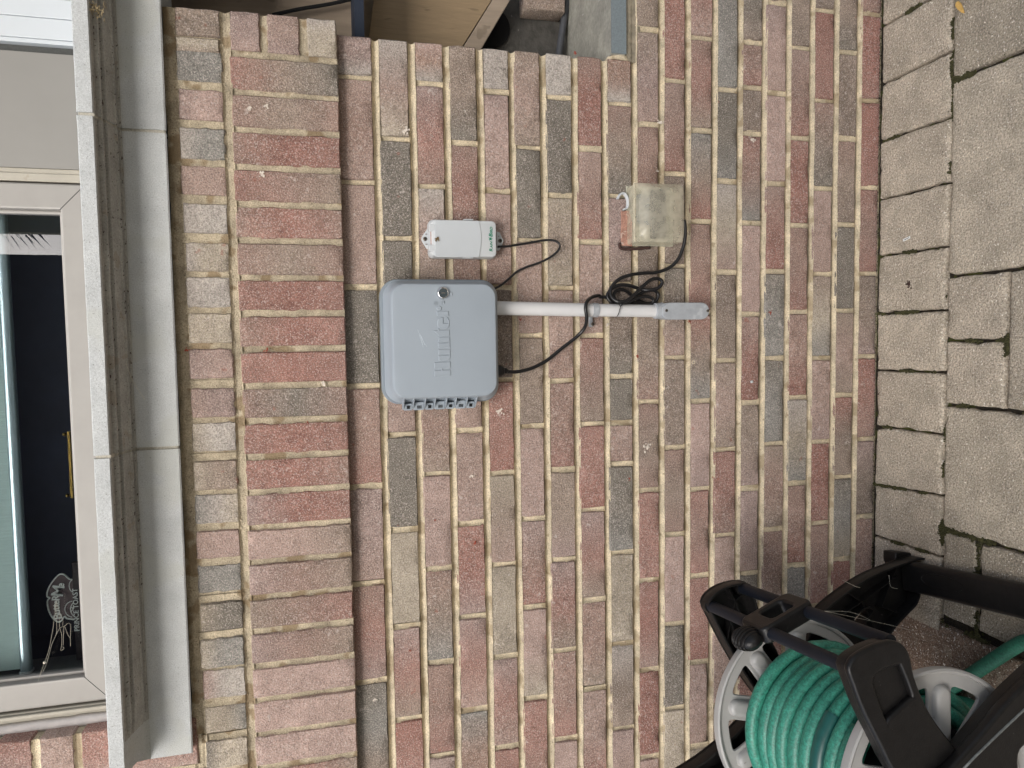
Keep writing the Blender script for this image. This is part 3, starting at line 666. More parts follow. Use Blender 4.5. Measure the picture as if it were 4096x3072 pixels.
# ------------------------------------------------------------------ ground
gd = MB(); gd.box((-12, -12, -.30), (12, .01, -.016)); o = gd.build('ground', M_SOIL); o['kind'] = 'structure'
pv = MB()
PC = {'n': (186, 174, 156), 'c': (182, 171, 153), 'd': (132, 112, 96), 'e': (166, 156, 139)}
def paver(pts, col='n', z=0.0, gap=.0022, seed=0):
    """stone paver: wavy chipped outline, soft arris, level colour with slight drift"""
    P = [Vector((p[0], p[1])) for p in pts]
    cx = sum(p.x for p in P) / len(P); cy = sum(p.y for p in P) / len(P); n = len(P); out = []
    area = sum(P[i].x * P[(i + 1) % n].y - P[(i + 1) % n].x * P[i].y for i in range(n))
    if area < 0: P.reverse()
    for i in range(n):
        p0, p1, p2 = P[i - 1], P[i], P[(i + 1) % n]; r = .008
        d1 = (p0 - p1); d2 = (p2 - p1); l1, l2 = d1.length, d2.length; d1.normalize(); d2.normalize()
        r1 = min(r, l1 * .3, l2 * .3)
        for t in (0, .33, .67, 1): 
            q = p1 + d1 * r1 * (1 - t) ** 2 + d2 * r1 * t ** 2; out.append(q)
        L = (p2 - d2 * 0 - p1).length; k = max(1, int((L - 2 * r1) / .012))
        k = min(k, 60)
        for j in range(1, k): out.append(p1 + d2 * r1 + d2 * (L - 2 * r1) * j / k)
    N = len(out); rings = []
    s = cx * 13 + cy * 7
    def off(d, amp):
        res = []
        for i in range(N):
            t = (out[(i + 1) % N] - out[i - 1]).normalized(); nn = Vector((-t.y, t.x))
            q = out[i]; wv = amp * (.0030 * nse(q.x * 40 + s, q.y * 40) + .0020 * nse(q.x * 130 + s, q.y * 130)) + amp * .0040 * max(0, nse(q.x * 24 + s, q.y * 24, 5) - .2) * 3
            res.append(q + nn * (d + max(-.001, wv)))
        return res
    lv = [(off(gap, 1), z - .03), (off(gap, 1), z - .008), (off(gap + .0015, 1), z - .0034), (off(gap + .005, .8), z - .0012), (off(gap + .012, .5), z - .0002), (off(gap + .022, .3), z)]
    V = []; Fc = []; C = []; base = Vector(lin(PC[col])) * random.uniform(.93, 1.06)
    for rr, zz_ in lv:
        for q in rr: V.append((q.x, q.y, zz_ + .0005 * nse(q.x * 60, q.y * 60))); C.append(tuple(base * (1 + .08 * nse(q.x * 9, q.y * 9))))
    for r in range(len(lv) - 1):
        for i in range(N): i2 = (i + 1) % N; Fc.append((r * N + i, r * N + i2, (r + 1) * N + i2, (r + 1) * N + i))
    top = lv[-1][0]; b = (len(lv) - 1) * N
    tri = tessellate_polygon([[Vector((q.x, q.y, 0)) for q in top]])
    for t in tri: Fc.append((b + t[0], b + t[1], b + t[2]))
    pv.add(V, Fc, C)
G = lambda x, y: (lambda p: (p.x, p.y))(onZ(x, y, 0))
J = [((3528, 104), (3702, 3)), ((3531, 335), (3804, 202)), ((3522, 566), (3807, 465)), ((3519, 799), (3796, 728)), ((3514, 1025), (3788, 984)), ((3503, 1256), (3778, 1240)), ((3500, 1481), (3775, 1490)),
     ((3493, 1702), (3772, 1740)), ((3493, 1937), (3766, 1984)), ((3487, 2140), (3762, 2229))]
JW = [tuple(G(*a)) for a, b in J]; JO = [tuple(G(*b)) for a, b in J]
d0 = (JW[0][0] - JW[1][0])
yo = JO[1][1]
JO[0] = (JO[0][0] + (JO[0][0] - JW[0][0]) * .3, yo)
xwall = [(a[0], -.006 - .0015 * math.sin(i * 2.1)) for i, a in enumerate(JW)]
for k in range(1, 7): xwall.insert(0, (JW[0][0] + .148 * k, -.005)); JO.insert(0, (JW[0][0] + .148 * k, yo))
for k in range(1, 2): xwall.append((JW[-1][0] - .146, -.006)); JO.append((JW[-1][0] - .146, JO[-1][1]))
for i in range(len(xwall) - 1): paver([xwall[i], JO[i], JO[i + 1], xwall[i + 1]], 'n')
Yb = yo - .001; YO = -.66
xa = G(3819, 323)[0]; xb = G(3794, 1104)[0]; xc = G(3782, 1617)[0]; xd = G(3768, 2115)[0]; ys = G(4022, 1361)[1]
xm_ = G(3785, 1361)[0]
paver([(xa + .002, Yb), (xb, Yb), (xb, YO), (xa, YO)], 'c')
paver([(xa + .50, Yb), (xa + .003, Yb), (xa + .01, YO), (xa + .50, YO)], 'e'); paver([(xa + .99, Yb), (xa + .503, Yb), (xa + .503, YO), (xa + .99, YO)], 'c')
paver([(xb - .002, Yb), (xm_, Yb), (xm_, ys), (xb - .002, ys)], 'n'); paver([(xm_ - .002, Yb), (xc, Yb), (xc, ys), (xm_ - .002, ys)], 'n')
paver([(xb - .002, ys - .003), (xc, ys - .003), (xc, YO), (xb - .002, YO)], 'c')
paver([(xc - .003, Yb), (xd, Yb), (xd, YO), (xc - .003, YO)], 'c')
y1 = G(3762, 2229)[1]; y2 = G(3908, 2250)[1]; p1 = G(3609, 2418); p2_ = G(3990, 2572)
xe = p1[0]
paver([(xd - .003, y1 - .002), (p2_[0] + .006, y1 - .002), (p2_[0] + .004, y2), (xd - .003, y2)], 'e')
paver([(xd - .003, y2 - .004), (p2_[0] + .004, y2 - .004), (p2_[0], YO), (xd - .003, YO)], 'e')
paver([(JO[-1][0] - .002, -.006), (xe + .001, -.006), (xe + .001, y1), (JO[-1][0] - .002, y1)], 'e')
# big slab area under the reel, its brown deepened for the reel's shade
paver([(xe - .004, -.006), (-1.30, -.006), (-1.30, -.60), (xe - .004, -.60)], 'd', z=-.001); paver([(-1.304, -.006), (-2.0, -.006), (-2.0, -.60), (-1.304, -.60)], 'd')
for i in range(10):
    for j in range(5):
        x_ = -2.2 + i * .42 + (j % 2) * .2; y_ = -.665 - j * .42
        if i * .42 - 2.2 < xe and j == 0: pass
        paver([(x_, y_), (x_ + .416, y_), (x_ + .416, y_ - .416), (x_, y_ - .416)], random.choice('nce'))
for i in range(12):  # unseen far slabs, added to bounce light up onto undersides
    for j in range(8):
        x_ = -6 + i * 1.0; y_ = -2.775 - j * 1.0; paver([(x_, y_), (x_ + .99, y_), (x_ + .99, y_ - .99), (x_, y_ - .99)], random.choice('nc'))
for xx in (-3.2, 2.4):
    for j in range(3): paver([(xx - 1.4 + (.4 if xx > 0 else 0), -.03 - j * .92), (xx + .95 + (.4 if xx > 0 else 0), -.03 - j * .92), (xx + .95 + (.4 if xx > 0 else 0), -.94 - j * .92), (xx - 1.4 + (.4 if xx > 0 else 0), -.94 - j * .92)], 'n', z=-.006)
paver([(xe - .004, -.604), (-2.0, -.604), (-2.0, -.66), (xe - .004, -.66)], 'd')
o = pv.build('patio_paving', M_PAVER, color=True, smooth=True, autos=40); o['kind'] = 'structure'
# moss and dirt filling the joints
ms = MB(); rnd = random.Random(3)
def mossline(a, b, n, w_, hmax=.003, dens=1.0):
    a = Vector(a); b = Vector(b)
    for k in range(int(n * dens)):
        t = rnd.random(); p = a.lerp(b, t) + Vector((rnd.gauss(0, w_), rnd.gauss(0, w_)))
        f = nse(p.x * 14, p.y * 14, 3)
        if f < .06 + .1 * (dens < 2): continue
        r = rnd.uniform(.0012, .0034) * (1 + f); h = rnd.uniform(-.004, hmax * .3)
        V = []; 
        for q in range(6): A = q * PI / 3 + rnd.random(); V.append((p.x + r * math.cos(A), p.y + r * math.sin(A), h - .003))
        V.append((p.x, p.y, h + r * .5)); ms.add(V, [(q, (q + 1) % 6, 6) for q in range(6)])
for i in range(5, len(xwall) - 1): mossline(xwall[i], JO[i], 300, .0018)
for i in range(5, len(xwall) - 2): mossline(JO[i], JO[i + 1], 190, .0022)
mossline((xb, Yb), (xb, YO), 1500, .004, .004); mossline((xa, Yb), (xa, -.5), 700, .0035); mossline((xc, Yb), (xc, YO), 900, .0035); mossline((xb, ys), (xc, ys), 1000, .003)
mossline((xd, Yb), (xd, YO), 600, .0028); mossline((xe, y1), (xe, YO), 400, .003); mossline((xd, y2), (xe, y2), 120, .003); mossline((xm_, Yb), (xm_, ys), 300, .002)
for cx_, cy_ in ((xc, ys), (xb, ys), (xb, Yb), (xa, Yb), (xd, Yb)): mossline((cx_ - .012, cy_), (cx_ + .012, cy_ - .004), 220, .006, .004)
o = ms.build('moss', M_MOSS, smooth=False); o['kind'] = 'stuff'; o['label'] = 'dark green moss in the paver joints'; 
db = MB()
for k in range(520):
    x_ = rnd.uniform(-.75, .85); y_ = -.004 - abs(rnd.gauss(0, .004)); L = rnd.uniform(.001, .005); A = rnd.uniform(0, PI)
    V = [Vector((x_, y_, .0005)), Vector((x_ + L * math.cos(A), y_ - abs(L * math.sin(A)) * .6, .002)), Vector((x_ + L * .6, y_ - .001, .001)), Vector((x_, y_, .003))]
    db.add(V, [(0, 1, 3), (0, 2, 1), (1, 2, 3), (0, 3, 2)])
o = db.build('debris', M_SOIL); o['kind'] = 'stuff'; o['label'] = 'dirt and dry bits along the foot of the wall'

# ------------------------------------------------------------------ objects on the wall
def loft(mb, rings, cap0=True, cap1=True):
    n = len(rings[0]); V = [p for r in rings for p in r]; Fc = []
    for i in range(len(rings) - 1):
        for k in range(n): k2 = (k + 1) % n; Fc.append((i * n + k, i * n + k2, (i + 1) * n + k2, (i + 1) * n + k))
    if cap0: Fc.append(tuple(range(n)))
    if cap1: Fc.append(tuple((len(rings) - 1) * n + k for k in range(n - 1, -1, -1)))
    mb.add(V, Fc)
def RR(x0, z0, x1, z1, r, y): return [(a, y, b) for a, b in rrect(x0, z0, x1, z1, r)]
def fit(me, w, h):
    xs = [v.co.x for v in me.vertices]; ys = [v.co.y for v in me.vertices]
    cx, cy = (min(xs) + max(xs)) / 2, (min(ys) + max(ys)) / 2; sx, sy = w / (max(xs) - min(xs)), h / (max(ys) - min(ys))
    for v in me.vertices: v.co.x = (v.co.x - cx) * sx; v.co.y = (v.co.y - cy) * sy
    return me
def screw(name, c, r, parent, m_=None, d=Vector((0, -1, 0))):
    b = MB(); b.lathe([(r, 0), (r, .0008), (r * .8, .0016), (r * .3, .0019), (0, .0019)], Vector(c), d, seg=18)
    o = b.build(name, m_ or M_SCREW, parent, smooth=True, autos=40)
    b = MB(); c = Vector(c) + d * .0016
    b.box((c.x - r * .7, c.y - .0006, c.z - r * .13), (c.x + r * .7, c.y, c.z + r * .13)); b.box((c.x - r * .13, c.y - .0007, c.z - r * .7), (c.x + r * .13, c.y - .0001, c.z + r * .7))
    b.build('cross_slot', M_DARK, o)
    return o

hb_ = thing('irrigation_controller', 'square grey plastic irrigation controller box with raised Hunter lettering and a keyed lock', 'control box')
b = MB(); loft(b, [RR(-.128, 1.018, .133, 1.2665, .034, -.001), RR(-.130, 1.016, .135, 1.2685, .036, -.006), RR(-.130, 1.016, .135, 1.2685, .036, -.040), RR(-.1285, 1.0175, .1335, 1.267, .035, -.0425)])
b.build('back_box', M_BOX2, hb_, smooth=True, autos=35)
b = MB(); loft(b, [RR(-.1255, 1.0195, .1305, 1.2625, .034, -.0425), RR(-.1260, 1.0190, .1310, 1.2630, .034, -.045), RR(-.1260, 1.0190, .1310, 1.2630, .034, -.055), RR(-.1245, 1.0205, .1295, 1.2615, .033, -.058),
                   RR(-.1190, 1.0260, .1255, 1.2560, .031, -.068), RR(-.1160, 1.0295, .1235, 1.2525, .030, -.090), RR(-.1145, 1.0310, .1222, 1.2505, .029, -.096), RR(-.1115, 1.0340, .1195, 1.2475, .026, -.0995), RR(-.107, 1.0385, .115, 1.243, .022, -.1003)])
door = b.build('door', M_BOX, hb_, smooth=True, autos=25)
YF = -.1003
def on_front(x, y): return onY(x, y, YF)
kc = on_front(1771, 1172.5)
b = MB(); b.lathe([(.0135, 0), (.0135, .001), (.0122, .004), (.0105, .0062), (.0098, .0064), (.0094, .0052)], kc, Vector((0, -1, 0)), seg=36); b.build('lock_ring', M_CHROME, door, smooth=True, autos=40)
b = MB(); b.lathe([(.0094, .0045), (.0090, .0056), (.004, .0060), (0, .0060)], kc, Vector((0, -1, 0)), seg=30); lk = b.build('lock_barrel', M_LENS, door, smooth=True, autos=40)
b = MB(); b.box((kc.x - .0012, kc.y - .0066, kc.z - .0042), (kc.x + .0012, kc.y - .0061, kc.z + .0042)); b.build('keyhole', M_CHROME, door)
def raised(body, x0, y0, x1, y1, h=.0004, off=.0008, m_=M_BOX, parent=door, name='raised_lettering'):
    a = on_front(x0, y0); c = on_front(x1, y1); me = fit(text(body, .03, h, off, bev=.0003, space=1.02), abs(a.x - c.x), abs(a.z - c.z))
    b = MB(); b.merge(me, WALLF((a.x + c.x) / 2, YF, (a.z + c.z) / 2)); return b.build(name, m_, parent)
# wordmark: heavy slab letters, each drawn as its own block
def glyph(loops_px):
    lp = [[(lambda p: (p.x, p.z))(on_front(1500 + x / 2.962, 1100 + y / 2.962)) for x, y in l] for l in loops_px]
    b = MB(); b.merge(shape(lp, .0018, .0012, 1), WALLF(0, YF + .0001, 0)); return b
GB = MB()
for loops in ([[(702, 1205), (899, 1196), (897, 1122), (804, 1126), (803, 1108), (896, 1104), (895, 1026), (700, 1034), (702, 1108), (779, 1107), (780, 1128), (702, 1131)]],     # H
              [[(755, 1016), (862, 1012), (885, 1002), (893, 982), (893, 966), (752, 960)][:0] or [(755, 1016), (850, 1013), (880, 1005), (893, 985), (893, 965), (892, 884)] and [(755, 1017), (840, 1014), (872, 1008), (893, 984), (893, 882), (750, 884), (751, 944), (872, 941), (874, 948), (752, 957)]],   # u
              [[(889, 862), (749, 866), (749, 806), (888, 803)]], [[(888, 793), (748, 795), (749, 760), (762, 742), (786, 737), (886, 733), (887, 790)]],     # n
              [[(885, 715), (758, 723), (687, 656), (746, 655), (745, 630), (758, 630), (760, 652), (884, 650)]],     # t
              [[(738, 588), (744, 618), (764, 634), (800, 640), (846, 638), (872, 622), (883, 590), (880, 540), (866, 512), (858, 499), (846, 499), (862, 520), (868, 556), (866, 572), (810, 573), (808, 499), (778, 504), (752, 522), (740, 552)]],    # e
              [[(735, 490), (876, 487), (870, 427), (730, 430)]],
              [[(760 + 30 * math.cos(2 * PI * k / 24), 395 + 29 * math.sin(2 * PI * k / 24)) for k in range(24)]],
              [[(713 + 19 * math.cos(2 * PI * k / 20), 338 + 18 * math.sin(2 * PI * k / 20)) for k in range(20)], [(713 + 15 * math.cos(2 * PI * k / 20), 338 + 14 * math.sin(2 * PI * k / 20)) for k in range(20)]],
              [[(803, 306), (822, 306), (822, 341), (803, 341)]], [[(801, 312), (788, 314), (779, 324), (788, 334), (801, 336), (801, 331), (791, 329), (786, 324), (791, 319), (801, 317)]],
              [[(892, 207), (917, 207), (917, 243), (892, 243)]], [[(888, 216), (874, 214), (868, 205), (872, 194), (890, 193), (890, 197), (876, 198), (873, 205), (877, 210), (888, 211)]]):
    g = glyph(loops); GB.add(g.v, g.f)
GB.build('raised_lettering', M_BOX, door)
# hinge row along the left edge of the door
zs = [on_front(1500 + q / 2.962, 1590).z for q in (352, 472, 612, 730, 866, 980, 1112, 1226)]
b = MB()
for z in zs: b.add([(-.1130, -.092, z - .0013), (-.1130, -.052, z - .0013), (-.1400, -.052, z - .0013), (-.1400, -.062, z - .0013), (-.1130, -.092, z + .0013), (-.1130, -.052, z + .0013), (-.1400, -.052, z + .0013), (-.1400, -.062, z + .0013)],
                       [(0, 1, 2, 3), (7, 6, 5, 4), (0, 4, 5, 1), (1, 5, 6, 2), (2, 6, 7, 3), (3, 7, 4, 0)])
b.box((-.1235, -.0600, zs[-1] - .0006), (-.1200, -.044, zs[0] + .0006))
b.build('hinge_ribs', M_BOX, hb_, bevel=(.0004, 1))
for k in range(7):
    z1_, z0_ = zs[k] - .0016, zs[k + 1] + .0016; up = k % 2
    b = MB(); b.box((-.1418, -.064 - .002 * up, z0_), (-.1275 + .003 * up, -.046, z1_)); kn = b.build('hinge_knuckle', M_BOX, hb_, bevel=(.0012, 2))
    zc = (z0_ + z1_) / 2; b = MB(); hw = .0045 if up else .0030
    for q in range(4): b.box((-.1385, -.0662 - .001 * up, zc - hw + q * hw * .55), (-.1320, -.0640 - .0019 * up, zc - hw + q * hw * .55 + .0010))
    b.build('hinge_slot', M_DARK, kn)
# cable gland at the foot
gp = onY(1990, 1484, -.035); b = MB(); b.lathe([(.013, -.006), (.0135, .0), (.0135, .006), (.0115, .009), (.0105, .012), (.0070, .014), (.0065, .020), (.0045, .022)], Vector((gp.x, gp.y, 1.0155)), Vector((0, 0, -1)), seg=18)
b.build('cable_gland', M_CABLE, hb_, smooth=True, autos=40)
place(hb_, (0, 0, 1.14))

# rain sensor receiver
rb = thing('sensor_receiver', 'small pale plastic rain sensor receiver lettered RAIN BIRD in green', 'receiver')
YR = -.036
rp = lambda x, y, Y=YR: (lambda p: (p.x, p.z))(onY(1640 + x / 3.352, 840 + y / 3.352, Y))
x1_, z1_ = rp(280, 120); x0_, z0_ = rp(1166, 636)
z1_, z0_ = max(z0_, z1_), min(z0_, z1_); x0_, x1_ = min(x0_, x1_), max(x0_, x1_)
b = MB(); loft(b, [RR(x0_ - .001, z0_ - .001, x1_ + .001, z1_ + .004, .011, -.004), RR(x0_ - .0015, z0_ - .0015, x1_ + .0015, z1_ + .004, .011, -.018), RR(x0_, z0_, x1_, z1_ + .002, .010, -.030), RR(x0_ + .0015, z0_ + .0015, x1_ - .0015, z1_ - .001, .009, -.035), RR(x0_ + .004, z0_ + .004, x1_ - .004, z1_ - .004, .007, -.0362)])
rbody = b.build('case', M_WHITEP, rb, smooth=True, autos=30)
# lid plate with a curved lower edge
zl1 = rp(332, 300)[1]; lidpts = [rp(345, 138), rp(332, 160), rp(332, 600), rp(350, 632), rp(700, 634)] + [rp(925 + 32 * math.sin(PI * t / 10), 636 - 490 * t / 10) for t in range(11)] + [rp(700, 140)]
b = MB(); b.merge(shape([lidpts], .0011, .0008, 2), WALLF(0, -.0366, 0)); b.build('lid', mat('lid_plastic', (184, 189, 192), rough=.45, n1=(12, .03), spots=[(150, .8, (120, 112, 100), .5)]), rb, smooth=True, autos=40)
for (yy) in ((126, 1), (640, -1)):
    b = MB()
    for k in range(9):
        q = rp(728 + k * 14, yy[0]); b.tube([(q[0], -.020, q[1]), (q[0], -.036, q[1])], .0013, 6)
    b.build('grip_ridges', M_WHITEP, rb, smooth=True)
for (ex, pts) in ((0, [(262, 250), (225, 262), (165, 350), (150, 390), (165, 430), (222, 520), (262, 528)]), (1, [(1160, 290), (1200, 300), (1236, 380), (1252, 415), (1240, 450), (1195, 540), (1160, 545)])):
    lp = [rp(x, y, -.006) for x, y in pts]
    sl = [[(x, y) for x, y in [rp(205, 318, -.006), rp(232, 318, -.006), rp(232, 330, -.006), rp(205, 330, -.006)]], [rp(205, 453, -.006), rp(238, 453, -.006), rp(238, 466, -.006), rp(205, 466, -.006)]] if ex == 0 else [[rp(1178, 345, -.006), rp(1198, 345, -.006), rp(1198, 358, -.006), rp(1178, 358, -.006)]]
    b = MB(); b.merge(shape([lp] + sl, .002, .0008, 1), WALLF(0, -.006, 0)); e_ = b.build('mounting_ear', M_WHITEP, rb, smooth=True, autos=40)
    sp = rp(203, 388, -.008) if ex == 0 else rp(1208, 413, -.008)
    b = MB(); b.lathe([(.0072, 0), (.0072, .0012), (.0052, .0012), (.0052, 0)], Vector((sp[0], -.0080, sp[1])), Vector((0, -1, 0)), seg=24, closed=True); b.build('screw_ring', M_WHITEP, e_, smooth=True, autos=40)
    screw('screw', (sp[0], -.0080, sp[1]), .0045, rb)
for (ya, yb) in ((195, 290), (470, 560)):
    b = MB(); p = rp(252, ya, -.03); q = rp(330, yb, -.03); b.box((min(p[0], q[0]), -.0365, min(p[1], q[1])), (max(p[0], q[0]), -.022, max(p[1], q[1]))); b.build('hinge_lug', M_WHITEP, rb, bevel=(.001, 2))
p = rp(272, 295, -.03); q = rp(300, 465, -.03); b = MB(); b.box((min(p[0], q[0]), -.0340, min(p[1], q[1])), (max(p[0], q[0]), -.0310, max(p[1], q[1]))); b.build('faded_strip', mat('faded_strip_paint', (170, 130, 118), rough=.8, n1=(300, .3)), rb)
def rtxt(body, xa, ya, xb, yb, sh=.15):
    a = rp(xa, ya); c = rp(xb, yb); me = fit(text(body, .01, .00015, .00028, shear=sh), abs(a[0] - c[0]), abs(a[1] - c[1]))
    b = MB(); b.merge(me, WALLF((a[0] + c[0]) / 2, -.0366, (a[1] + c[1]) / 2)); return b
T_ = MB()
for args in (('R', 1062, 512, 1106, 556), ('AIN', 1072, 420, 1106, 512), ('B', 1056, 312, 1106, 360), ('IRD', 1070, 224, 1106, 312)):
    g = rtxt(*args); T_.add(g.v, g.f)
star = [rp(x, y) for x, y in ((1050, 366), (1072, 374), (1092, 364), (1088, 380), (1112, 386), (1090, 392), (1100, 410), (1078, 400), (1060, 414), (1066, 394), (1052, 392), (1066, 384))]
g = MB(); g.merge(shape([star], .00015), WALLF(0, -.0366, 0)); T_.add(g.v, g.f)
T_.build('green_lettering', M_GREEN, rb)
b = MB()
for k in range(7):
    q = [(1640 + (330 + 60 * random.random()) / 3.352, 840 + (350 + 80 * random.random()) / 3.352) for _ in range(4)]
    b.tube(cm([onY(x, y, -.0385 - .002 * random.random()) for x, y in q], 4), .0004, 4)
place(rb, (.22, 0, 1.09))
tag(b.build('dry_husk', mat('husk', (120, 100, 70), rough=1), None), 'wisp of dry husk stuck to the top of the pale receiver', 'debris')

# sensor lead from the receiver to the controller
pts = [(1175, 492, -.012), (1230, 490, -.011), (1300, 488, -.009), (1450, 465, -.008), (1630, 435, -.009), (1800, 405, -.012), (1930, 410, -.016), (2002, 455, -.018), (1995, 530, -.018), (1900, 620, -.016), (1750, 700, -.013), (1550, 770, -.010), (1430, 830, -.009), (1330, 920, -.012), (1200, 1020, -.018), (1080, 1080, -.024), (1000, 1120, -.026)]
b = MB(); b.tube(cm([onY(1640 + x / 3.352, 840 + y / 3.352, Y) for x, y, Y in pts], 8), .0026, 12)
tc_ = onY(1640 + 1635 / 3.352, 840 + 432 / 3.352, -.009)
sl_ = b.build('sensor_lead', M_CABLE, None, smooth=True)
tag(sl_, 'thin black lead looping from the pale receiver to the grey controller box', 'cable')
b = MB(); b.lathe([(.0031, -.001), (.0036, -.0008), (.0036, .0008), (.0031, .001)], tc_, Vector((.15, 0, -1)), seg=12, closed=True); b.build('tie', M_CABLE, sl_, smooth=True)

# white conduit with its clamp and the grey conduit body
cd = thing('conduit_run', 'white plastic conduit dropping from the controller to a grey oval conduit body', 'conduit')
pa = Vector((.0742, -.034, 1.03)); pm = Vector((.0690, -.032, onY(2374, 1236, -.045).z)); pe = Vector((.0660, -.030, onY(2636, 1240, -.04).z))
dn = (pe - pa).normalized(); R_ = .0152
b = MB(); b.tube([pa, pm], R_, 32); b.build('upper_pipe', M_PVC, cd, smooth=True, autos=40)
b = MB(); b.tube([pm + dn * -.002, pe], R_ - .0007, 32); b.build('lower_pipe', M_PVC, cd, smooth=True, autos=40)
b = MB(); b.tube([pm + dn * .001, pm + dn * .0145], R_ + .0012, 32); cl = b.build('clamp_band', M_PVCG, cd, smooth=True, autos=40)
tp = onY(2362, 1290, -.003); b = MB(); b.box((tp.x - .010, -.0065, tp.z - .0045), (tp.x + .022, -.002, tp.z + .0050)); b.build('clamp_tab', M_PVCG, cd, bevel=(.001, 2))
screw('screw', (tp.x - .004, -.0065, tp.z - .004), .0042, cd)
c0 = onY(2622, 1240, -.04); b = MB(); b.lathe([(R_, -.001), (.0182, .0), (.0186, .002), (.0186, .012), (.0200, .018)], Vector((.0664, -.031, onY(2632, 1240, -.04).z + .004)), Vector((0, 0, -1)), seg=32); b.build('collar', M_PVCG, cd, smooth=True, autos=30)
def stad(xc, z0, z1, hw, y, n=10):
    out = []
    for cz, a0 in ((z1 - hw, 0), (z0 + hw, 180)):
        for k in range(n + 1):
            A = math.radians(a0 + 180 * k / n); out.append((xc + hw * math.cos(A), y, cz + hw * math.sin(A)))
    return out
zt_ = onY(2650, 1243, -.052).z; zb_2 = onY(2838, 1243, -.052).z; xc_ = onY(2745, 1244, -.052).x
xc_ = (onY(2745, 1210, -.052).x + onY(2745, 1278, -.052).x) / 2; hw_ = (onY(2745, 1210, -.052).x - onY(2745, 1278, -.052).x) / 2
b = MB(); loft(b, [stad(xc_, zb_2 + .003, zt_ + .004, hw_ - .004, -.004), stad(xc_, zb_2, zt_ + .006, hw_ - .001, -.020), stad(xc_, zb_2, zt_ + .005, hw_ - .0005, -.046)]); b.build('conduit_body', M_PVCG, cd, smooth=True, autos=40)
b = MB(); loft(b, [stad(xc_, zb_2 - .0002, zt_, hw_, -.0462), stad(xc_, zb_2 - .0002, zt_, hw_, -.0500), stad(xc_, zb_2 + .001, zt_ - .001, hw_ - .0012, -.0515), stad(xc_, zb_2 + .004, zt_ - .004, hw_ - .004, -.0518)]); cv = b.build('body_cover', M_PVCG, cd, smooth=True, autos=30)
for q in ((2666, 1242), (2831, 1243)):
    s_ = onY(*q, -.052); screw('screw', (s_.x, -.0517, s_.z), .0034, cd)
FR = lambda x, z: frame((x, -.0520, z), (0, 0, 1), (-1, 0, 0))
b = MB()
q = onY(2760, 1242, -.052); b.merge(fit(text('CANTEX', .01, .0003, .0002), .024, .0042), FR(q.x, q.z)); b.build('raised_lettering', M_PVCG, cv); b = MB()
q = onY(2701, 1236, -.052); b.merge(fit(text('4', .01, .0003, .0001), .005, .0075), frame((q.x + .003, -.052, q.z), (0, 0, 1), (-1, 0, 0)))
b.merge(fit(text('3"', .01, .0003, .0001), .0085, .0075), frame((q.x - .0085, -.052, q.z + .001), (0, 0, 1), (-1, 0, 0)))
b.tube([(q.x - .0025, -.0522, q.z - .005), (q.x - .0025, -.0522, q.z + .005)], .0004, 5)
b.build('raised_numerals', M_PVCG, cv)
place(cd, (.07, 0, .5))

# weatherproof outlet cover
oc = thing('outlet_cover', 'yellowed see-through weatherproof cover over a wall outlet', 'outlet cover')
X0, X1 = .2210, .3565; ZT_, ZB_ = .6935, .5770
b = MB()
def shell(mb, rings): loft(mb, rings, True, False)
b.add([], [])
outer = [RR(X0, ZB_, X1, ZT_, .006, -.006), RR(X0 + .0005, ZB_, X1 - .0005, ZT_, .006, -.040), RR(X0 + .002, ZB_ + .001, X1 - .002, ZT_ - .001, .007, -.052)]
loft(b, outer, False, False)
# bulged front: grid with a swelling cross section
nx_, nz_ = 14, 14; V = []; 
for i in range(nx_ + 1):
    for j in range(nz_ + 1):
        u, v = i / nx_, j / nz_; x = X0 + .002 + (X1 - X0 - .004) * u; z = ZB_ + .001 + (ZT_ - ZB_ - .002) * v
        V.append((x, -.0522 - .021 * (math.sin(PI * min(1, max(0, (v + .08)))) ** .5 if v < .92 else 0) * min(1, 8 * u) * min(1, 8 * (1 - u)) ** .7, z))
b.add(V, [(i * (nz_ + 1) + j, (i + 1) * (nz_ + 1) + j, (i + 1) * (nz_ + 1) + j + 1, i * (nz_ + 1) + j + 1) for i in range(nx_) for j in range(nz_)])
b.build('clear_cover', M_CLEAR, oc, smooth=True, autos=35)
b = MB(); b.tube([(X0 + .002, -.050, ZT_ + .001), (X1 - .002, -.050, ZT_ + .001)], .0035, 12); hb2 = b.build('hinge_barrel', M_CLEAR, oc, smooth=True, autos=40)
b = MB(); b.box((X0 - .001, -.0055, ZB_ - .001), (X1 + .001, -.0005, ZT_ + .001)); b.build('base_gasket', mat('gasket_grey', (176, 174, 156), rough=.7, n1=(60, .1)), oc, bevel=(.001, 1))
b = MB(); b.box((X0 + .045, -.022, ZB_ + .030), (X1 - .020, -.006, ZT_ - .020)); rcp = b.build('receptacle', mat('receptacle_grey', (120, 128, 132), rough=.4, n1=(30, .1)), oc, bevel=(.003, 2))
b = MB(); b.box((X0 + .012, -.044, ZB_ + .034), (X1 - .010, -.0222, ZT_ - .046)); b.build('plug', mat('plug_dark', (34, 38, 42), rough=.4), oc, bevel=(.006, 3))
place(oc, (.29, 0, .577))
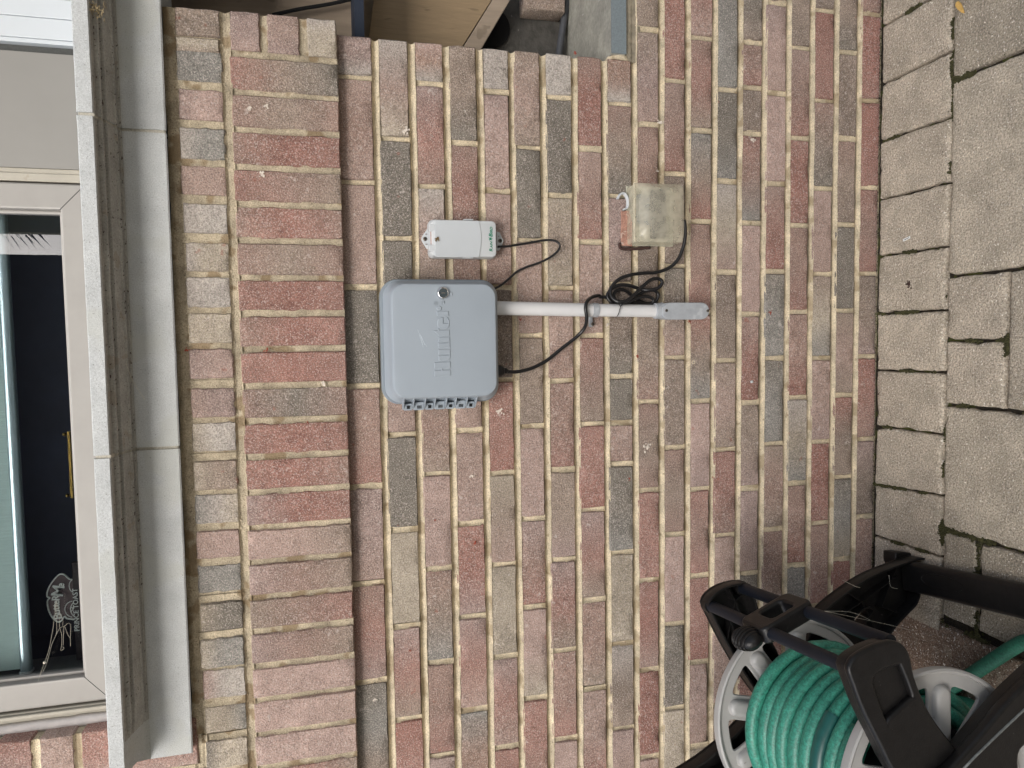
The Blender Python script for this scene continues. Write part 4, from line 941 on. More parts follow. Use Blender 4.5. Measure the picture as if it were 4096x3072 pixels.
# white broken clip, raw patch and dark gasket tail beside the cover
b = MB(); hk = [(2470, 796), (2476, 783), (2486, 774), (2498, 776), (2508, 792), (2511, 812), (2507, 832), (2494, 838)]
cpts = cm([onY(x, y, -.010) for x, y in hk], 5)
for (r0, off_) in ((.0022, 0), (.0022, .004), (.0022, -.004)): b.tube([p + Vector((0, off_, 0)) for p in cpts], r0, 8)
tag(b.build('broken_clip', M_WHITEP, None, smooth=True), 'broken pale plastic clip hooked above the yellowed outlet cover', 'clip')
b = MB(); lp = [P2(x, y, -.004) for x, y in ((2484, 846), (2516, 842), (2530, 900), (2528, 985), (2486, 982), (2482, 940), (2485, 900))]
b.merge(shape([lp], .0022, .0008, 1), WALLF(0, -.004, 0)); b.build('raw_brick_patch', M_ORANGE, house)
b = MB(); b.tube(cm([onY(2478, 972, -.004), onY(2484, 994, -.005), (onY(2530, 996, -.005)), onY(2600, 990, -.004)], 6), .0035, 8)
tag(b.build('sealant_bead', M_STAIN, None, smooth=True), 'dark bead of old sealant under the corner of the outlet cover', 'sealant')

# power cord with its tied hank
def z2(x, y): return (2250 + x / 3.1725, 1050 + y / 3.1725)
def r5(x, y): return (1350 + x / 1.58, 1000 + y / 1.58)
cord = [(*r5(1020, 765), -.035), (*r5(1060, 768), -.034), (*r5(1130, 770), -.030), (*r5(1220, 750), -.024), (*r5(1320, 700), -.018), (*r5(1420, 620), -.016), (*r5(1510, 550), -.018), (*r5(1562, 490), -.030), (*r5(1575, 430), -.050),
        (*r5(1568, 370), -.056), (*r5(1578, 325), -.050), (*r5(1610, 298), -.030), (*r5(1650, 288), -.018), (*z2(480, 437), -.014), (*z2(560, 442), -.014), (*z2(610, 480), -.018), (*z2(690, 535), -.026), (*z2(790, 530), -.030), (*z2(880, 480), -.026),
        (*z2(970, 410), -.020), (*z2(1060, 360), -.018), (*z2(1150, 350), -.016), (*z2(1205, 385), -.014), (*z2(1212, 440), -.014), (*z2(1170, 500), -.012), (*z2(1080, 520), -.010), (*z2(980, 490), -.009), (*z2(890, 425), -.010), (*z2(810, 365), -.012), (*z2(730, 340), -.014), (*z2(670, 370), -.017),
        (*z2(650, 430), -.022), (*z2(690, 490), -.030), (*z2(790, 510), -.036), (*z2(900, 470), -.034), (*z2(1000, 435), -.028), (*z2(1090, 432), -.024), (*z2(1150, 465), -.022), (*z2(1135, 520), -.020), (*z2(1040, 530), -.018), (*z2(920, 510), -.018),
        (*z2(760, 560), -.022), (*z2(640, 520), -.024), (*z2(575, 450), -.022), (*z2(580, 390), -.020), (*z2(640, 320), -.020), (*z2(740, 285), -.020), (*z2(860, 295), -.018), (*z2(980, 335), -.016), (*z2(1090, 350), -.024), (*z2(1190, 335), -.026), (*z2(1250, 290), -.026), (*z2(1262, 235), -.026), (*z2(1200, 203), -.026), (*z2(1110, 228), -.028), (*z2(1010, 310), -.032),
        (*z2(910, 410), -.040), (*z2(820, 480), -.046), (*z2(720, 500), -.044), (*z2(635, 455), -.036), (*z2(605, 375), -.030), (*z2(640, 285), -.026), (*z2(740, 200), -.022), (*z2(900, 150), -.018), (*z2(1080, 132), -.016), (2619, 1091, -.016), (2674, 1073, -.018), (2712, 1038, -.022), (2733, 988, -.026), (2741, 945, -.030), (2740, 900, -.032), (2736, 880, -.034)]
b = MB(); b.tube(cm([onY(x, y, Y) for x, y, Y in cord], 7), .0041, 12)
tag(b.build('power_cord', M_CABLE, None, smooth=True), 'black power cord running from the controller, tied in a hank, to the outlet cover', 'cable')
b = MB(); b.tube(cm([onY(*z2(712, 470), -.046), onY(*z2(716, 520), -.050), onY(*z2(735, 560), -.050), onY(*z2(725, 600), -.052), onY(*z2(712, 650), -.048), onY(*z2(690, 684), -.034), onY(*z2(676, 688), -.020)], 6), .0009, 6)
b.tube(cm([onY(*z2(735, 560), -.050), onY(*z2(758, 530), -.050), onY(*z2(768, 490), -.048), onY(*z2(785, 465), -.044)], 6), .0009, 6)
tag(b.build('wire_tie', M_DARK, None, smooth=True), 'thin dark wire tie holding the cord hank to the white conduit', 'wire tie')

# ------------------------------------------------------------------ hose reel cart
C0 = Vector((-.82618, -.24362, .40063)); NN = Vector((math.sin(.13), -1, -math.sin(.05))).normalized(); S = .361; RHO = .2043
er = (Vector((0, 0, -1)) - NN * Vector((0, 0, -1)).dot(NN)).normalized(); ed = er.cross(NN)
def PF(x, y, s):
    p = onP(x, y, C0 + NN * s, NN) - C0; return (p.dot(er), p.dot(ed))
def LF(s): return frame(C0 + NN * s, er, ed)      # local z points back to the wall
def L3(a, bb_, s): return C0 + er * a + ed * bb_ + NN * s
def inset(poly, d):
    n = len(poly); out = []
    area = sum(poly[i][0] * poly[(i + 1) % n][1] - poly[(i + 1) % n][0] * poly[i][1] for i in range(n)); sg_ = 1 if area > 0 else -1
    for i in range(n):
        a = Vector(poly[i - 1]); c = Vector(poly[(i + 1) % n]); t = (c - a).normalized(); out.append((poly[i][0] - t.y * d * sg_, poly[i][1] + t.x * d * sg_))
    return out
def smoothpoly(pts, n=4): return [(p.x, p.y) for p in cm([(a, b_, 0) for a, b_ in pts], n, closed=True)]
cart = thing('hose_reel_cart', 'black plastic hose reel cart with pale grey flanges on the patio', 'hose reel')
def flange(s, a0, face):
    hs = []
    for k in range(9):
        A0 = math.radians(a0 + 40 * k); A1 = math.radians(a0 + 40 * (k + 1)); hw = .026; r0, r1 = .078, .174
        def side(A, sgn, r):
            t = Vector((math.cos(A), math.sin(A))); nn = Vector((-t.y, t.x)); return t * math.sqrt(max(r * r - hw * hw, 0)) + nn * hw * sgn
        p = [side(A0, 1, r0 + .006), side(A0, 1, (r0 + r1) / 2), side(A0, 1, r1 - .008)]
        aa = math.atan2(*reversed(side(A0, 1, r1))); ab = math.atan2(*reversed(side(A1, -1, r1)))
        if ab < aa: ab += 2 * PI
        for q in range(5): A = aa + (ab - aa) * (.10 + .8 * q / 4); p.append(Vector((math.cos(A), math.sin(A))) * r1)
        p += [side(A1, -1, r1 - .008), side(A1, -1, (r0 + r1) / 2), side(A1, -1, r0 + .006)]
        Am = (A0 + A1) / 2; p.append(Vector((math.cos(Am), math.sin(Am))) * (r0 + .001))
        hs.append([(v.x, v.y) for v in cm([(v.x, v.y, 0) for v in p], 3, closed=True)])
    circ = [(RHO * math.cos(2 * PI * k / 96), RHO * math.sin(2 * PI * k / 96)) for k in range(96)]
    b = MB(); b.merge(shape([circ] + hs, .0035, .0022, 2), LF(s))
    b.lathe([(RHO - .0085, -.003), (RHO - .004, -.007), (RHO + .0005, -.0065), (RHO + .0015, 0), (RHO + .0005, .0085), (RHO - .003, .0105), (RHO - .007, .0085), (RHO - .0085, .003)], C0 + NN * s, NN, ux=er, seg=96, closed=True)
    f = b.build('reel_flange', M_FLANGE, cart, smooth=True, autos=40)
    for k in range(9):
        A = math.radians(a0 + 40 * k); t = Vector((math.cos(A), math.sin(A))); nn = Vector((-t.y, t.x)); b = MB(); rings = []
        for (hh_, w_, zz_) in ((1, 1, 0), (.95, .97, .35), (.84, .90, .72), (.66, .78, .93), (.42, .6, 1.0)):
            ring = []
            for q in range(24):
                B = 2 * PI * q / 24; off_ = .030 if math.cos(B) > 0 else -.030
                c_ = .130 + off_ + .0180 * hh_ * math.cos(B); v_ = .0180 * hh_ * math.sin(B)
                pt = t * c_ + nn * v_; ring.append(tuple(L3(pt.x, pt.y, s + face * (.0030 + .0125 * zz_))))
            rings.append(ring)
        loft(b, rings, False, True); b.build('spoke_boss', M_FLANGE, f, smooth=True, autos=60)
    b = MB(); b.lathe([(.070, 0), (.068, .010), (.045, .013), (.040, .020), (.018, .022), (0, .022)], C0 + NN * (s + face * .003), NN * face, seg=40); b.build('hub', M_FLANGE, f, smooth=True, autos=40)
    return f
flange(0, 193.7, 1); flange(S, 276, 1)
b = MB(); b.lathe([(.105, .004), (.105, S - .004)], C0, NN, seg=48); b.build('drum', M_BLACKP, cart, smooth=True, autos=40)
# back side frame, hollow side to the viewer
def limb(b, px, s, depth, hole=None, lip=.006, th=.004):
    o = smoothpoly([PF(x, y, s) for x, y in px], 3)
    hl_ = [smoothpoly([PF(x, y, s) for x, y in h], 3) for h in (hole or [])]
    b.merge(shape([o] + hl_, th / 2), LF(s))
    b.merge(shape([inset(o, .0008), inset(o, lip)], depth / 2, .0012, 1), LF(s + depth / 2 + .001))
    for h in hl_: b.merge(shape([inset(h, -.004), h], depth * .4, 0), LF(s + depth * .4 + .001))
LA = [(2806, 2424), (2803, 2398), (2815, 2375), (2850, 2346), (2900, 2326), (2945, 2320), (2976, 2332), (2990, 2380), (3012, 2450), (3060, 2560), (3130, 2680), (3230, 2760), (3330, 2860), (3200, 2960), (3110, 2880), (3000, 2760), (2925, 2650), (2860, 2535)]
LB = [(3130, 2700), (3180, 2560), (3250, 2440), (3330, 2368), (3440, 2295), (3560, 2247), (3640, 2222), (3672, 2232), (3676, 2262), (3650, 2330), (3630, 2400), (3596, 2440), (3540, 2500), (3480, 2590), (3400, 2700), (3300, 2800)]
LC = [(2983, 2842), (2879, 2944), (2780, 3023), (2650, 3110), (2600, 3200), (2700, 3280), (2950, 3190), (3150, 3100), (3300, 2950), (3200, 2780), (3090, 2770)]
b = MB(); limb(b, LA, -.045, .030); limb(b, LB, -.0435, .032, hole=[[(3396, 2478), (3384, 2466), (3420, 2432), (3448, 2424), (3456, 2436), (3432, 2470), (3410, 2496)]]); limb(b, LC, -.0465, .030)
def rib(b, pts, s, h):
    q = [PF(x, y, s) for x, y in pts]
    for (a, c) in zip(q[:-1], q[1:]):
        a = Vector(a); c = Vector(c); t = (c - a).normalized(); nn = Vector((-t.y, t.x)) * .0012
        P = [a + nn, c + nn, c - nn, a - nn]; V = [tuple(L3(p.x, p.y, s)) for p in P] + [tuple(L3(p.x, p.y, s + h)) for p in P]
        b.add(V, [(0, 1, 2, 3), (7, 6, 5, 4), (0, 4, 5, 1), (1, 5, 6, 2), (2, 6, 7, 3), (3, 7, 4, 0)])
for pl in ([(2893, 2350), (2918, 2395), (3000, 2590)], [(2960, 2360), (2918, 2395), (2885, 2560)], [(2840, 2420), (2900, 2470), (2980, 2700)], [(2925, 2520), (3060, 2700)], [(3300, 2480), (3420, 2400), (3560, 2300)], [(3360, 2360), (3420, 2400), (3490, 2540)], [(3560, 2260), (3500, 2420), (3560, 2440)], [(2800, 3100), (2990, 2990)], [(2860, 2980), (2960, 3100)], [(2700, 3150), (2900, 3060), (3100, 2960)], [(3250, 2470), (3330, 2640)]):
    rib(b, pl, -.0425, .022)
b.build('side_frame', M_BLACKP, cart, smooth=True, autos=35)
# foot pad behind the frame
pa_ = C0 + er * PF(3628, 2226, -.075)[0] + ed * PF(3628, 2226, -.075)[1] + NN * -.075
b = MB(); b.merge(shape([smoothpoly([PF(x, y, -.085) for x, y in ((3540, 2212), (3552, 2200), (3610, 2206), (3622, 2226), (3600, 2262), (3548, 2256))], 3)], .020, .003, 2), LF(-.072)); b.build('foot', M_BLACKP, cart, smooth=True, autos=40)
# front side frame, smooth side out
SF = S + .046
A2 = [(3384, 2679), (3390, 2648), (3412, 2619), (3468, 2585), (3539, 2560), (3584, 2564), (3616, 2591), (3632, 2629), (3648, 2705), (3685, 2800), (3736, 2889), (3825, 3003), (3900, 3110), (3800, 3230), (3660, 3200), (3560, 3075), (3520, 2996), (3444, 2844), (3403, 2736)]
RCS = [(3484, 2732), (3496, 2694), (3530, 2674), (3584, 2658), (3596, 2668), (3636, 2772), (3628, 2790), (3560, 2852), (3540, 2872), (3532, 2866)]
b = MB(); oA = smoothpoly([PF(x, y, SF) for x, y in A2], 3)
b.merge(shape([oA, smoothpoly([PF(x, y, SF) for x, y in RCS], 2)], .007, .0055, 3), LF(SF)); b.merge(shape([inset(oA, .004)], .012, .002), LF(SF - .016)); 
B2_ = [(3740, 3110), (3787, 3060), (3901, 2933), (4002, 2813), (4096, 2717), (4200, 2640), (4330, 2700), (4330, 2900), (4180, 2930), (4078, 2975), (4052, 3040), (4060, 3200), (3900, 3300), (3740, 3230)]
oB = smoothpoly([PF(x, y, SF + .016) for x, y in B2_], 3); b.merge(shape([oB], .010, .0055, 3), LF(SF + .016)); b.merge(shape([inset(oB, .006)], .012, .002), LF(SF - .004))
b.build('side_frame', M_BLACKP, cart, smooth=True, autos=40)
b = MB(); b.tube([L3(*PF(x, y, SF + .026), SF + .026) for x, y in ((3850, 3078), (3901, 3024), (4000, 2928), (4096, 2838), (4160, 2780))], .0022, 8); b.build('raised_seam', mat('highlight_edge', (104, 108, 106), rough=.5, n1=(100, .3)), cart, smooth=True)  # thin ridge coloured pale for the highlight along the black frame
# rods, carriage, crossbar
r1a, r1b = L3(*PF(2948, 2345, -.045), -.045), L3(*PF(3562, 2567, S + .036), S + .036)
r2a, r2b = L3(*PF(2824, 2415, -.045), -.045), L3(*PF(3408, 2676, S + .036), S + .036)
for (a, c) in ((r1a, r1b), (r2a, r2b)):
    b = MB(); b.tube([a, c], .0120, 24); rd = b.build('guide_rod', M_ROD, cart, smooth=True, autos=40)
    d_ = (c - a).normalized(); b = MB(); b.tube([a + d_ * .004, a + d_ * .022], .0155, 24); b.build('rod_socket', M_BLACKP, rd, smooth=True, autos=40)
def proj(p):
    v = p - CAMP; z = v.dot(AX); return (2048 + F * v.dot(RX) / z, 1536 + F * v.dot(RD) / z)
def along(a, c, px):
    lo, hi = 0.0, 1.0
    for _ in range(40):
        md = (lo + hi) / 2
        if proj(a.lerp(c, md))[0] < px: lo = md
        else: hi = md
    return a.lerp(c, lo)
k1 = along(r1a, r1b, 3184); k2 = along(r2a, r2b, 3040)
ax_n = (r1b - r1a).normalized(); kc_ = (k1 + k2) / 2; dd = (k2 - k1); Ld = dd.length; dd.normalize(); dd = (dd - ax_n * dd.dot(ax_n)).normalized(); up = ax_n.cross(dd)
Mk = frame(kc_, ax_n, dd)
b = MB(); oK = rrect(-.040, -Ld / 2 - .018, .040, Ld / 2 + .018, .016); hK = rrect(-.022, -Ld / 2 + .012, .020, Ld / 2 - .020, .009)
b.merge(shape([oK, hK], .017, .006, 3), Mk); b.build('hose_guide', M_BLACKP, cart, smooth=True, autos=40)
gk = kc_ + dd * (Ld / 2 + .036) + ax_n * .004 - up * 0
b = MB(); rings = []
for q in range(13):
    v = -1 + 2 * q / 12; r_ = math.sqrt(max(0, 1 - v * v * .96)); cc = gk + ax_n * (v * .033) + (up * .002)
    rings.append([tuple(cc + dd * (.027 * r_ * math.cos(2 * PI * k / 20)) + up * (.018 * r_ * math.sin(2 * PI * k / 20))) for k in range(20)])
loft(b, rings); gr = b.build('grip', M_BLACKP, cart, smooth=True, autos=50)
b = MB()
for k in range(6):
    v = -.75 + k * .26; r_ = math.sqrt(1 - v * v * .96); cc = gk + ax_n * (v * .033) + (up * .002)
    b.tube([cc + dd * (.0272 * r_ * math.cos(t)) + up * (.0182 * r_ * math.sin(t)) for t in [2 * PI * q / 20 for q in range(21)]], .0022, 5)
b.build('grip_ridges', M_BLACKP, gr, smooth=True)
bc = Vector(PF(3634, 2302, -.03)); b = MB()
rg = [(a - .0, c) for a, c in rrect(-.014, -.036, .014, .036, .010, 5)]
loft(b, [[tuple(L3(bc.x + a, bc.y + c, s_)) for a, c in rg] for s_ in (-.036, .0, .1, .2, .3, S + .10)]); cb = b.build('crossbar', M_BLACKP, cart, smooth=True, autos=40)
b = MB(); b.tube([L3(bc.x - .0142, bc.y - .004 + .017 * math.sin(2 * PI * k / 36), .075 + .055 * math.cos(2 * PI * k / 36)) for k in range(37)], .0007, 5); b.build('oval_emblem', M_BLACKP, cb)
place(cart, (C0.x, C0.y, 0))

# hose wound on the reel, with its free end on the ground
def helix(Rl, s0, s1, turns, ph, n=40, jit=.004, seedv=0):
    out = []
    for i in range(int(turns * n) + 1):
        t = i / n; A = 2 * PI * t + ph; s = s0 + (s1 - s0) * t / turns + .008 * math.sin(A + 1.2) + .008 * nse(t * 1.7, seedv); R = Rl + jit * nse(t * 1.3, seedv, 4)
        out.append(L3(R * math.cos(A), R * math.sin(A), s))
    return out
HR = .0148
h1 = helix(.155, .064, S - .034, 8.3, 2.0, jit=.012, seedv=1)
h0 = helix(.128, .030, S - .022, 10.4, .4, jit=.001, seedv=6)
b = MB(); b.tube(h1, HR, 12); b.tube(h0, HR, 8)
gnd = [onZ(x, y, .0135) for x, y in ((3560, 2900), (3640, 2852), (3740, 2796), (3860, 2716), (3960, 2650), (4050, 2592), (4110, 2566), (4190, 2580))]
hz = [onZ(x, y, .0135) for x, y in ((3740, 2830), (3830, 2810), (3900, 2832), (3970, 2880), (4010, 2940), (4030, 3040), (4000, 3150))]
hz2 = [onZ(x, y, .0135) for x, y in ((3760, 2880), (3850, 2880), (3910, 2930), (3930, 3000), (3900, 3100))]
lead = cm([h1[-1], h1[-1] + Vector((.05, .03, -.08)), gnd[0] + Vector((0, 0, .06)), gnd[1] + Vector((0, 0, .01))], 10)
hose = b.build('garden_hose', M_HOSE, None, smooth=True)
tag(hose, 'mottled green garden hose coiled on the reel with its free end on the ground', 'hose')
b = MB(); b.tube(cm(gnd, 8), HR, 14); b.build('free_end', M_HOSEL, hose, smooth=True)
b = MB(); b.tube(cm(hz, 8), HR, 12); b.tube(cm(hz2, 8), HR, 12); b.build('slack_loop', M_HOSEL, hose, smooth=True)
bi_ = min(range(len(h1) - 6), key=lambda i: (proj(h1[i])[0] - 3262) ** 2 + (proj(h1[i])[1] - 3010) ** 2 + (0 if (h1[i] - CAMP).length < (C0 - CAMP).length else 1e6))
b = MB(); b.tube(h1[bi_ - 3:bi_ + 4], HR + .0022, 16); b.build('sleeve', M_TAPE, hose, smooth=True, autos=40)
# print along the hose
def hosetext(path, i0, body, size, roll):
    me = text(body, size, .0001, .0003, align='LEFT'); b = MB(); V = []
    cum = [0]; 
    for i in range(i0, len(path) - 1): cum.append(cum[-1] + (path[i + 1] - path[i]).length)
    for v in me.vertices:
        d = v.co.x; k = 0
        while k < len(cum) - 2 and cum[k + 1] < d: k += 1
        f_ = (d - cum[k]) / (cum[k + 1] - cum[k]); i = i0 + k; p = path[i].lerp(path[i + 1], f_); t = (path[i + 1] - path[i]).normalized()
        o_ = (p - C0); o_ = (o_ - NN * o_.dot(NN)).normalized(); sd_ = t.cross(o_).normalized(); A = roll + v.co.y / HR
        V.append(tuple(p + (o_ * math.cos(A) + sd_ * math.sin(A)) * (HR + .0003)))
    b.add(V, [tuple(p.vertices) for p in me.polygons]); return b
for base in (2, 4, 6):
    i0 = base * 40 + 18; g = hosetext(h1, i0, "SOFT & SUPPLE - AMERICA'S FINEST HOSE", .0105, .55)
    g.build('hose_print', M_HOSETXT, hose)

# ------------------------------------------------------------------ small things
b = MB(); p = onZ(3622, 950, .0012); q = onZ(3642, 952, .0012); d_ = Vector((.22, -1, 0)).normalized(); n_ = Vector((-d_.y, d_.x, 0)); c = onZ(3627, 955, .001)
V = [c + d_ * a + n_ * e for a, e in ((-.011, -.0032), (.011, -.0032), (.011, .0032), (-.011, .0032))]
b.add([tuple(v) for v in V] + [tuple(v + Vector((0, 0, .0005))) for v in V], [(0, 3, 2, 1), (4, 5, 6, 7), (0, 1, 5, 4), (1, 2, 6, 5), (2, 3, 7, 6), (3, 0, 4, 7)])
tg = tag(b.build('paper_tag', M_TAG, None), 'tiny white printed tag lying on a paver', 'tag')
b = MB(); b.merge(fit(text('#WLCOME1', .003, .00005, .0001), .014, .0024), frame(c + Vector((0, 0, .0006)), -d_, -n_)); b.build('tag_print', M_INK, tg)
b = MB(); c = onZ(3838, 32, .004); lf = [(-.020, .000), (-.016, .006), (-.004, .0085), (.010, .006), (.021, .001), (.014, -.002), (0, -.0035), (-.014, -.004)]
dd2 = (onZ(3852, 56, .004) - onZ(3812, 0, .004)).normalized(); nn2 = Vector((-dd2.y, dd2.x, 0))
top = [c + dd2 * a + nn2 * e + Vector((0, 0, .002 * math.cos(a * 90))) for a, e in lf]
b.add([tuple(v) for v in top] + [tuple(v - Vector((0, 0, .0012))) for v in top], [tuple(range(8)), tuple(range(15, 7, -1))] + [(k, 8 + k, 8 + (k + 1) % 8, (k + 1) % 8) for k in range(8)])
tag(b.build('maple_seed', M_LEAF, None), 'tan winged maple seed on the joint at the edge of the big pavers', 'seed')
def splat(c, r, n=26, sd=1, spread=1.0, m_=M_STAIN, nm='stain', flat='z', par=None):
    rr = random.Random(sd); b = MB()
    for k in range(n):
        A = rr.uniform(0, 2 * PI); d = abs(rr.gauss(0, r * spread)); x, y = d * math.cos(A), d * math.sin(A); rad = rr.uniform(.12, .32) * r; m0 = 7; V = []
        for q in range(m0):
            B = 2 * PI * q / m0; R = rad * rr.uniform(.6, 1.3)
            V.append((x + R * math.cos(B) * 1.2, y + R * math.sin(B)))
        h = .0006 + .0001 * k / n
        if flat == 'z': b.add([(c.x + a, c.y + e, c.z + h) for a, e in V] + [(c.x + x, c.y + y, c.z + h + .0004)], [(q, (q + 1) % m0, m0) for q in range(m0)])
        else: b.add([(c.x + a, c.y - h - .001, c.z + e) for a, e in V] + [(c.x + x, c.y - h - .0014, c.z + y)], [(q, (q + 1) % m0, m0) for q in range(m0)])
    return b.build(nm, m_, par)
tag(splat(onZ(3633, 1138, 0), .010, 24, 2, .8), 'dark splattered stain on the third paver below the tag', 'stain', 'dark stains on the pavers')
tag(splat(onZ(3514, 1576, 0), .006, 10, 5, .6), 'small dark star-shaped spot on a paver near the wall', 'stain', 'dark stains on the pavers')
tag(splat(onZ(3588, 1052, 0), .003, 5, 8, .5), 'tiny dark fleck on a paver beside the larger splatter', 'stain', 'dark stains on the pavers')
M_RED = mat('chipped_red', (138, 62, 46), rough=.95, n1=(200, .25)); M_EFF = mat('lime_streak', (206, 196, 184), rough=1, n1=(200, .2))
rb_ = [(1068, 1400, .006, YL), (1230, 1690, .003, YL), (745, 1400, .005, YL), (2548, 1425, .005, 0), (2080, 1277, .0045, 0), (2757, 1285, .005, 0), (2518, 1916, .004, 0), (1930, 1750, .002, 0), (3080, 1250, .006, 0), (1740, 2080, .003, 0), (1900, 2170, .006, 0), (2050, 1790, .002, 0), (2850, 1910, .003, 0), (2300, 215, .005, 0), (1640, 2600, .003, 0)]
for i, (x, y, r, Y) in enumerate(rb_): splat(onY(x, y, Y), r, 14, 20 + i, .55, M_RED, 'chipped_patch', 'y', house)
for i, (x, y, r, Y) in enumerate([(1000, 430, .007, YL), (1065, 425, .006, YL), (1050, 700, .007, YL), (2000, 1640, .010, 0), (2590, 1785, .010, 0), (1890, 1905, .006, 0), (2430, 1300, .006, 0), (2628, 682, .004, 0), (3008, 560, .008, 0), (2640, 490, .009, 0), (1625, 520, .009, 0), (1860, 445, .004, 0), (3420, 415, .004, 0), (1500, 2800, .006, 0), (1295, 1535, .007, YL)]):
    splat(onY(x, y, Y), r, 12, 60 + i, .6, M_EFF, 'lime_streak', 'y', house)
b = MB(); c = onY(3007, 1527, 0); b.lathe([(.0035, -.004), (.0035, .0012), (.002, .002), (0, .0022)], c, Vector((0, -1, 0)), seg=14)
tag(b.build('wall_plug', M_WHITEP, None, smooth=True), 'tiny white plug in a drilled hole low on the brick wall', 'wall plug')
b = MB(); c = onY(2773, 1449, 0); b.lathe([(.005, -.003), (.005, .0015), (.0025, .0016), (.0025, -.001)], c, Vector((0, -1, 0)), seg=14); b.build('drill_hole', M_MORTAR, house, smooth=True)
# cobwebs
def web(name, lines, label, Y, r=.00022):
    b = MB()
    for l in lines: b.tube(cm([onY(x, y, Y - .001 * (i % 2)) for i, (x, y) in enumerate(l)], 3), r, 4)
    return tag(b.build(name, M_WEB, None), label, 'cobweb')
z1f = lambda x, y: (x / 2.552, 2150 + y / 2.552)
web('cobweb', [[z1f(*p) for p in l] for l in ([(572, 640), (560, 780), (545, 900), (528, 1000), (505, 1120), (480, 1210), (455, 1275), (425, 1360), (388, 1468)], [(575, 650), (605, 760), (640, 830), (640, 900)], [(572, 660), (575, 820), (580, 950), (570, 1000)], [(605, 780), (607, 920)],
     [(720, 1110), (718, 1030), (722, 900), (695, 875), (660, 905), (610, 925), (570, 1000), (530, 1090), (500, 1200), (470, 1300), (440, 1370)], [(660, 905), (690, 985), (718, 1030)], [(610, 925), (630, 1000), (628, 1100), (620, 1155), (655, 1130), (638, 1115)], [(652, 910), (645, 1100)])], 'stringy pale cobweb strung across the lower left corner of the window pane', .030)
b = MB(); c = onY(178, 2650, .030); b.lathe([(0, -.003), (.0028, -.001), (.003, .001), (0, .003)], c, Vector((0, 0, 1)), seg=8); tag(b.build('web_clump', M_WEB, None, smooth=True), 'small pale clump of old web near the window corner', 'cobweb')
b = MB(); rr = random.Random(9); c = onY(383, 38, -.120)
for k in range(60):
    a = Vector([rr.gauss(0, .0055) for _ in range(3)]); e = a + Vector([rr.gauss(0, .004) for _ in range(3)]); b.tube([c + a, c + (a + e) / 2 + Vector((0, 0, .001)), c + e], .0006, 4)
tag(b.build('cocoon_tuft', mat('tuft', (188, 172, 138), rough=1), None), 'fluffy tan cocoon tuft under the stone ledge', 'cocoon')
web('cobweb', [[(447, 1650), (449, 1700), (453, 1800), (456, 1900)], [(470, 1480), (490, 1465), (505, 1455)], [(505, 1455), (530, 1520), (580, 1600)]], 'fine cobweb threads hanging along the grooves of the stone ledge', -.075, .0003)
b = MB()
for l in ([(3255, 2435), (3420, 2470), (3560, 2500), (3660, 2525)], [(3270, 2445), (3400, 2448), (3480, 2480)], [(2980, 2660), (3030, 2672), (3075, 2675)], [(3370, 2320), (3420, 2345), (3440, 2350)], [(3556, 2300), (3562, 2345), (3590, 2355)]):
    b.tube(cm([L3(*PF(x, y, .02), .02) for x, y in l], 4), .0003, 4)
tag(b.build('cobweb', M_WEB, None), 'fine cobweb threads strung between the black frame of the hose reel cart', 'cobweb')
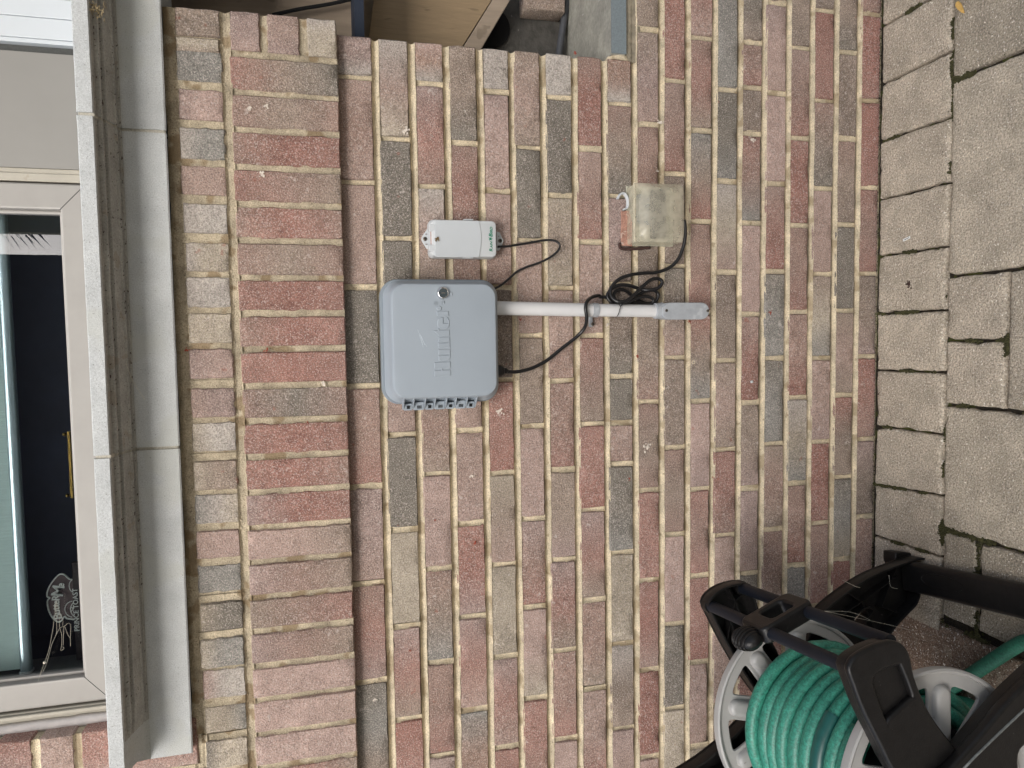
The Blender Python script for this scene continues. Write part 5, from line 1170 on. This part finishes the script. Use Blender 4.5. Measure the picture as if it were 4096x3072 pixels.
# grime specks caught in the ledge moulding
b = MB(); rr = random.Random(4)
for k in range(150):
    X = rr.uniform(-.68, .63); y = rr.choice([-.105, -.118, -.146, -.152, -.168]); z = PZm({-.105: 1.734, -.118: 1.737, -.146: 1.7505, -.152: 1.7495, -.168: 1.7530}[y]) - .0005; y = PYm(y)
    L = abs(rr.gauss(.002, .002)); a = Vector((X, y, z)); b.tube([a, a + Vector((L, rr.uniform(-.002, .002), rr.uniform(-.002, .0)))], .0005 + .0004 * rr.random(), 4)
o = b.build('grime_specks', M_STAIN, None); o['kind'] = 'stuff'; o['label'] = 'dark specks of grime caught in the stone moulding'

# behind the viewer: what the window pane mirrors; unseen house added to darken that reflection
nb_ = thing('added_dark_house', 'dark brown house block added out of view to darken the window reflection', 'house')
b = MB(); b.box((-4.2, -8.5, 0), (1.0, -7.0, 5.2)); b.build('wall', M_REFL, nb_)
b = MB(); b.box((-4.5, -8.8, 5.2), (1.1, -6.7, 5.4)); b.build('roof', M_DARK, nb_)
b = MB(); b.box((.78, -3.9, 3.0), (3.4, -3.8, 4.4)); b.box((.78, -3.9, 4.4), (3.4, -2.6, 4.45)); b.tube([(3.2, -3.85, 0), (3.2, -3.85, 3.0)], .04, 8)
tag(b.build('patio_awning', M_AWN, None), 'olive canvas awning on a post behind the viewer', 'awning')

b = MB()
for l in ([(505, 645), (540, 730), (560, 800), (572, 862)], [(530, 690), (560, 760), (590, 830)], [(548, 720), (575, 790), (615, 850)], [(520, 700), (545, 770), (565, 830)]):
    b.tube(cm([onY(1500 + x / 2.962, 1100 + y / 2.962, YF + .00025) for x, y in l], 4), .0006, 4)
o = b.build('door_scuff', mat('pale_scuff', (176, 186, 194), rough=.7), door, smooth=True)

tr = thing('conifer_tree', 'dark drooping conifer standing beside the added house behind the viewer', 'tree')
b = MB(); b.tube([(1.55, -6.4, 0), (1.55, -6.4, 3.2), (1.5, -6.4, 5.6)], .1, 8, rs=[.14, .10, .03]); b.build('trunk', M_REFL, tr)
b = MB(); rr = random.Random(12)
for k in range(2200):
    h = rr.uniform(2.6, 5.8); R_0 = .18 + .60 * (5.9 - h) / 3.3 * (.6 + .4 * math.sin(h * 9)); A = rr.uniform(0, 2 * PI); d = R_0 * rr.random() ** .5
    c = Vector((1.52 + d * math.cos(A), -6.4 + d * math.sin(A), h)); t = Vector((math.cos(A), math.sin(A), -.6)) * rr.uniform(.06, .16); n_ = t.cross(Vector((0, 0, 1))).normalized() * .02
    b.add([c - n_, c + n_, c + t], [(0, 1, 2)])
b.build('crown', mat('conifer_needles', (44, 52, 36), rough=.9), tr)
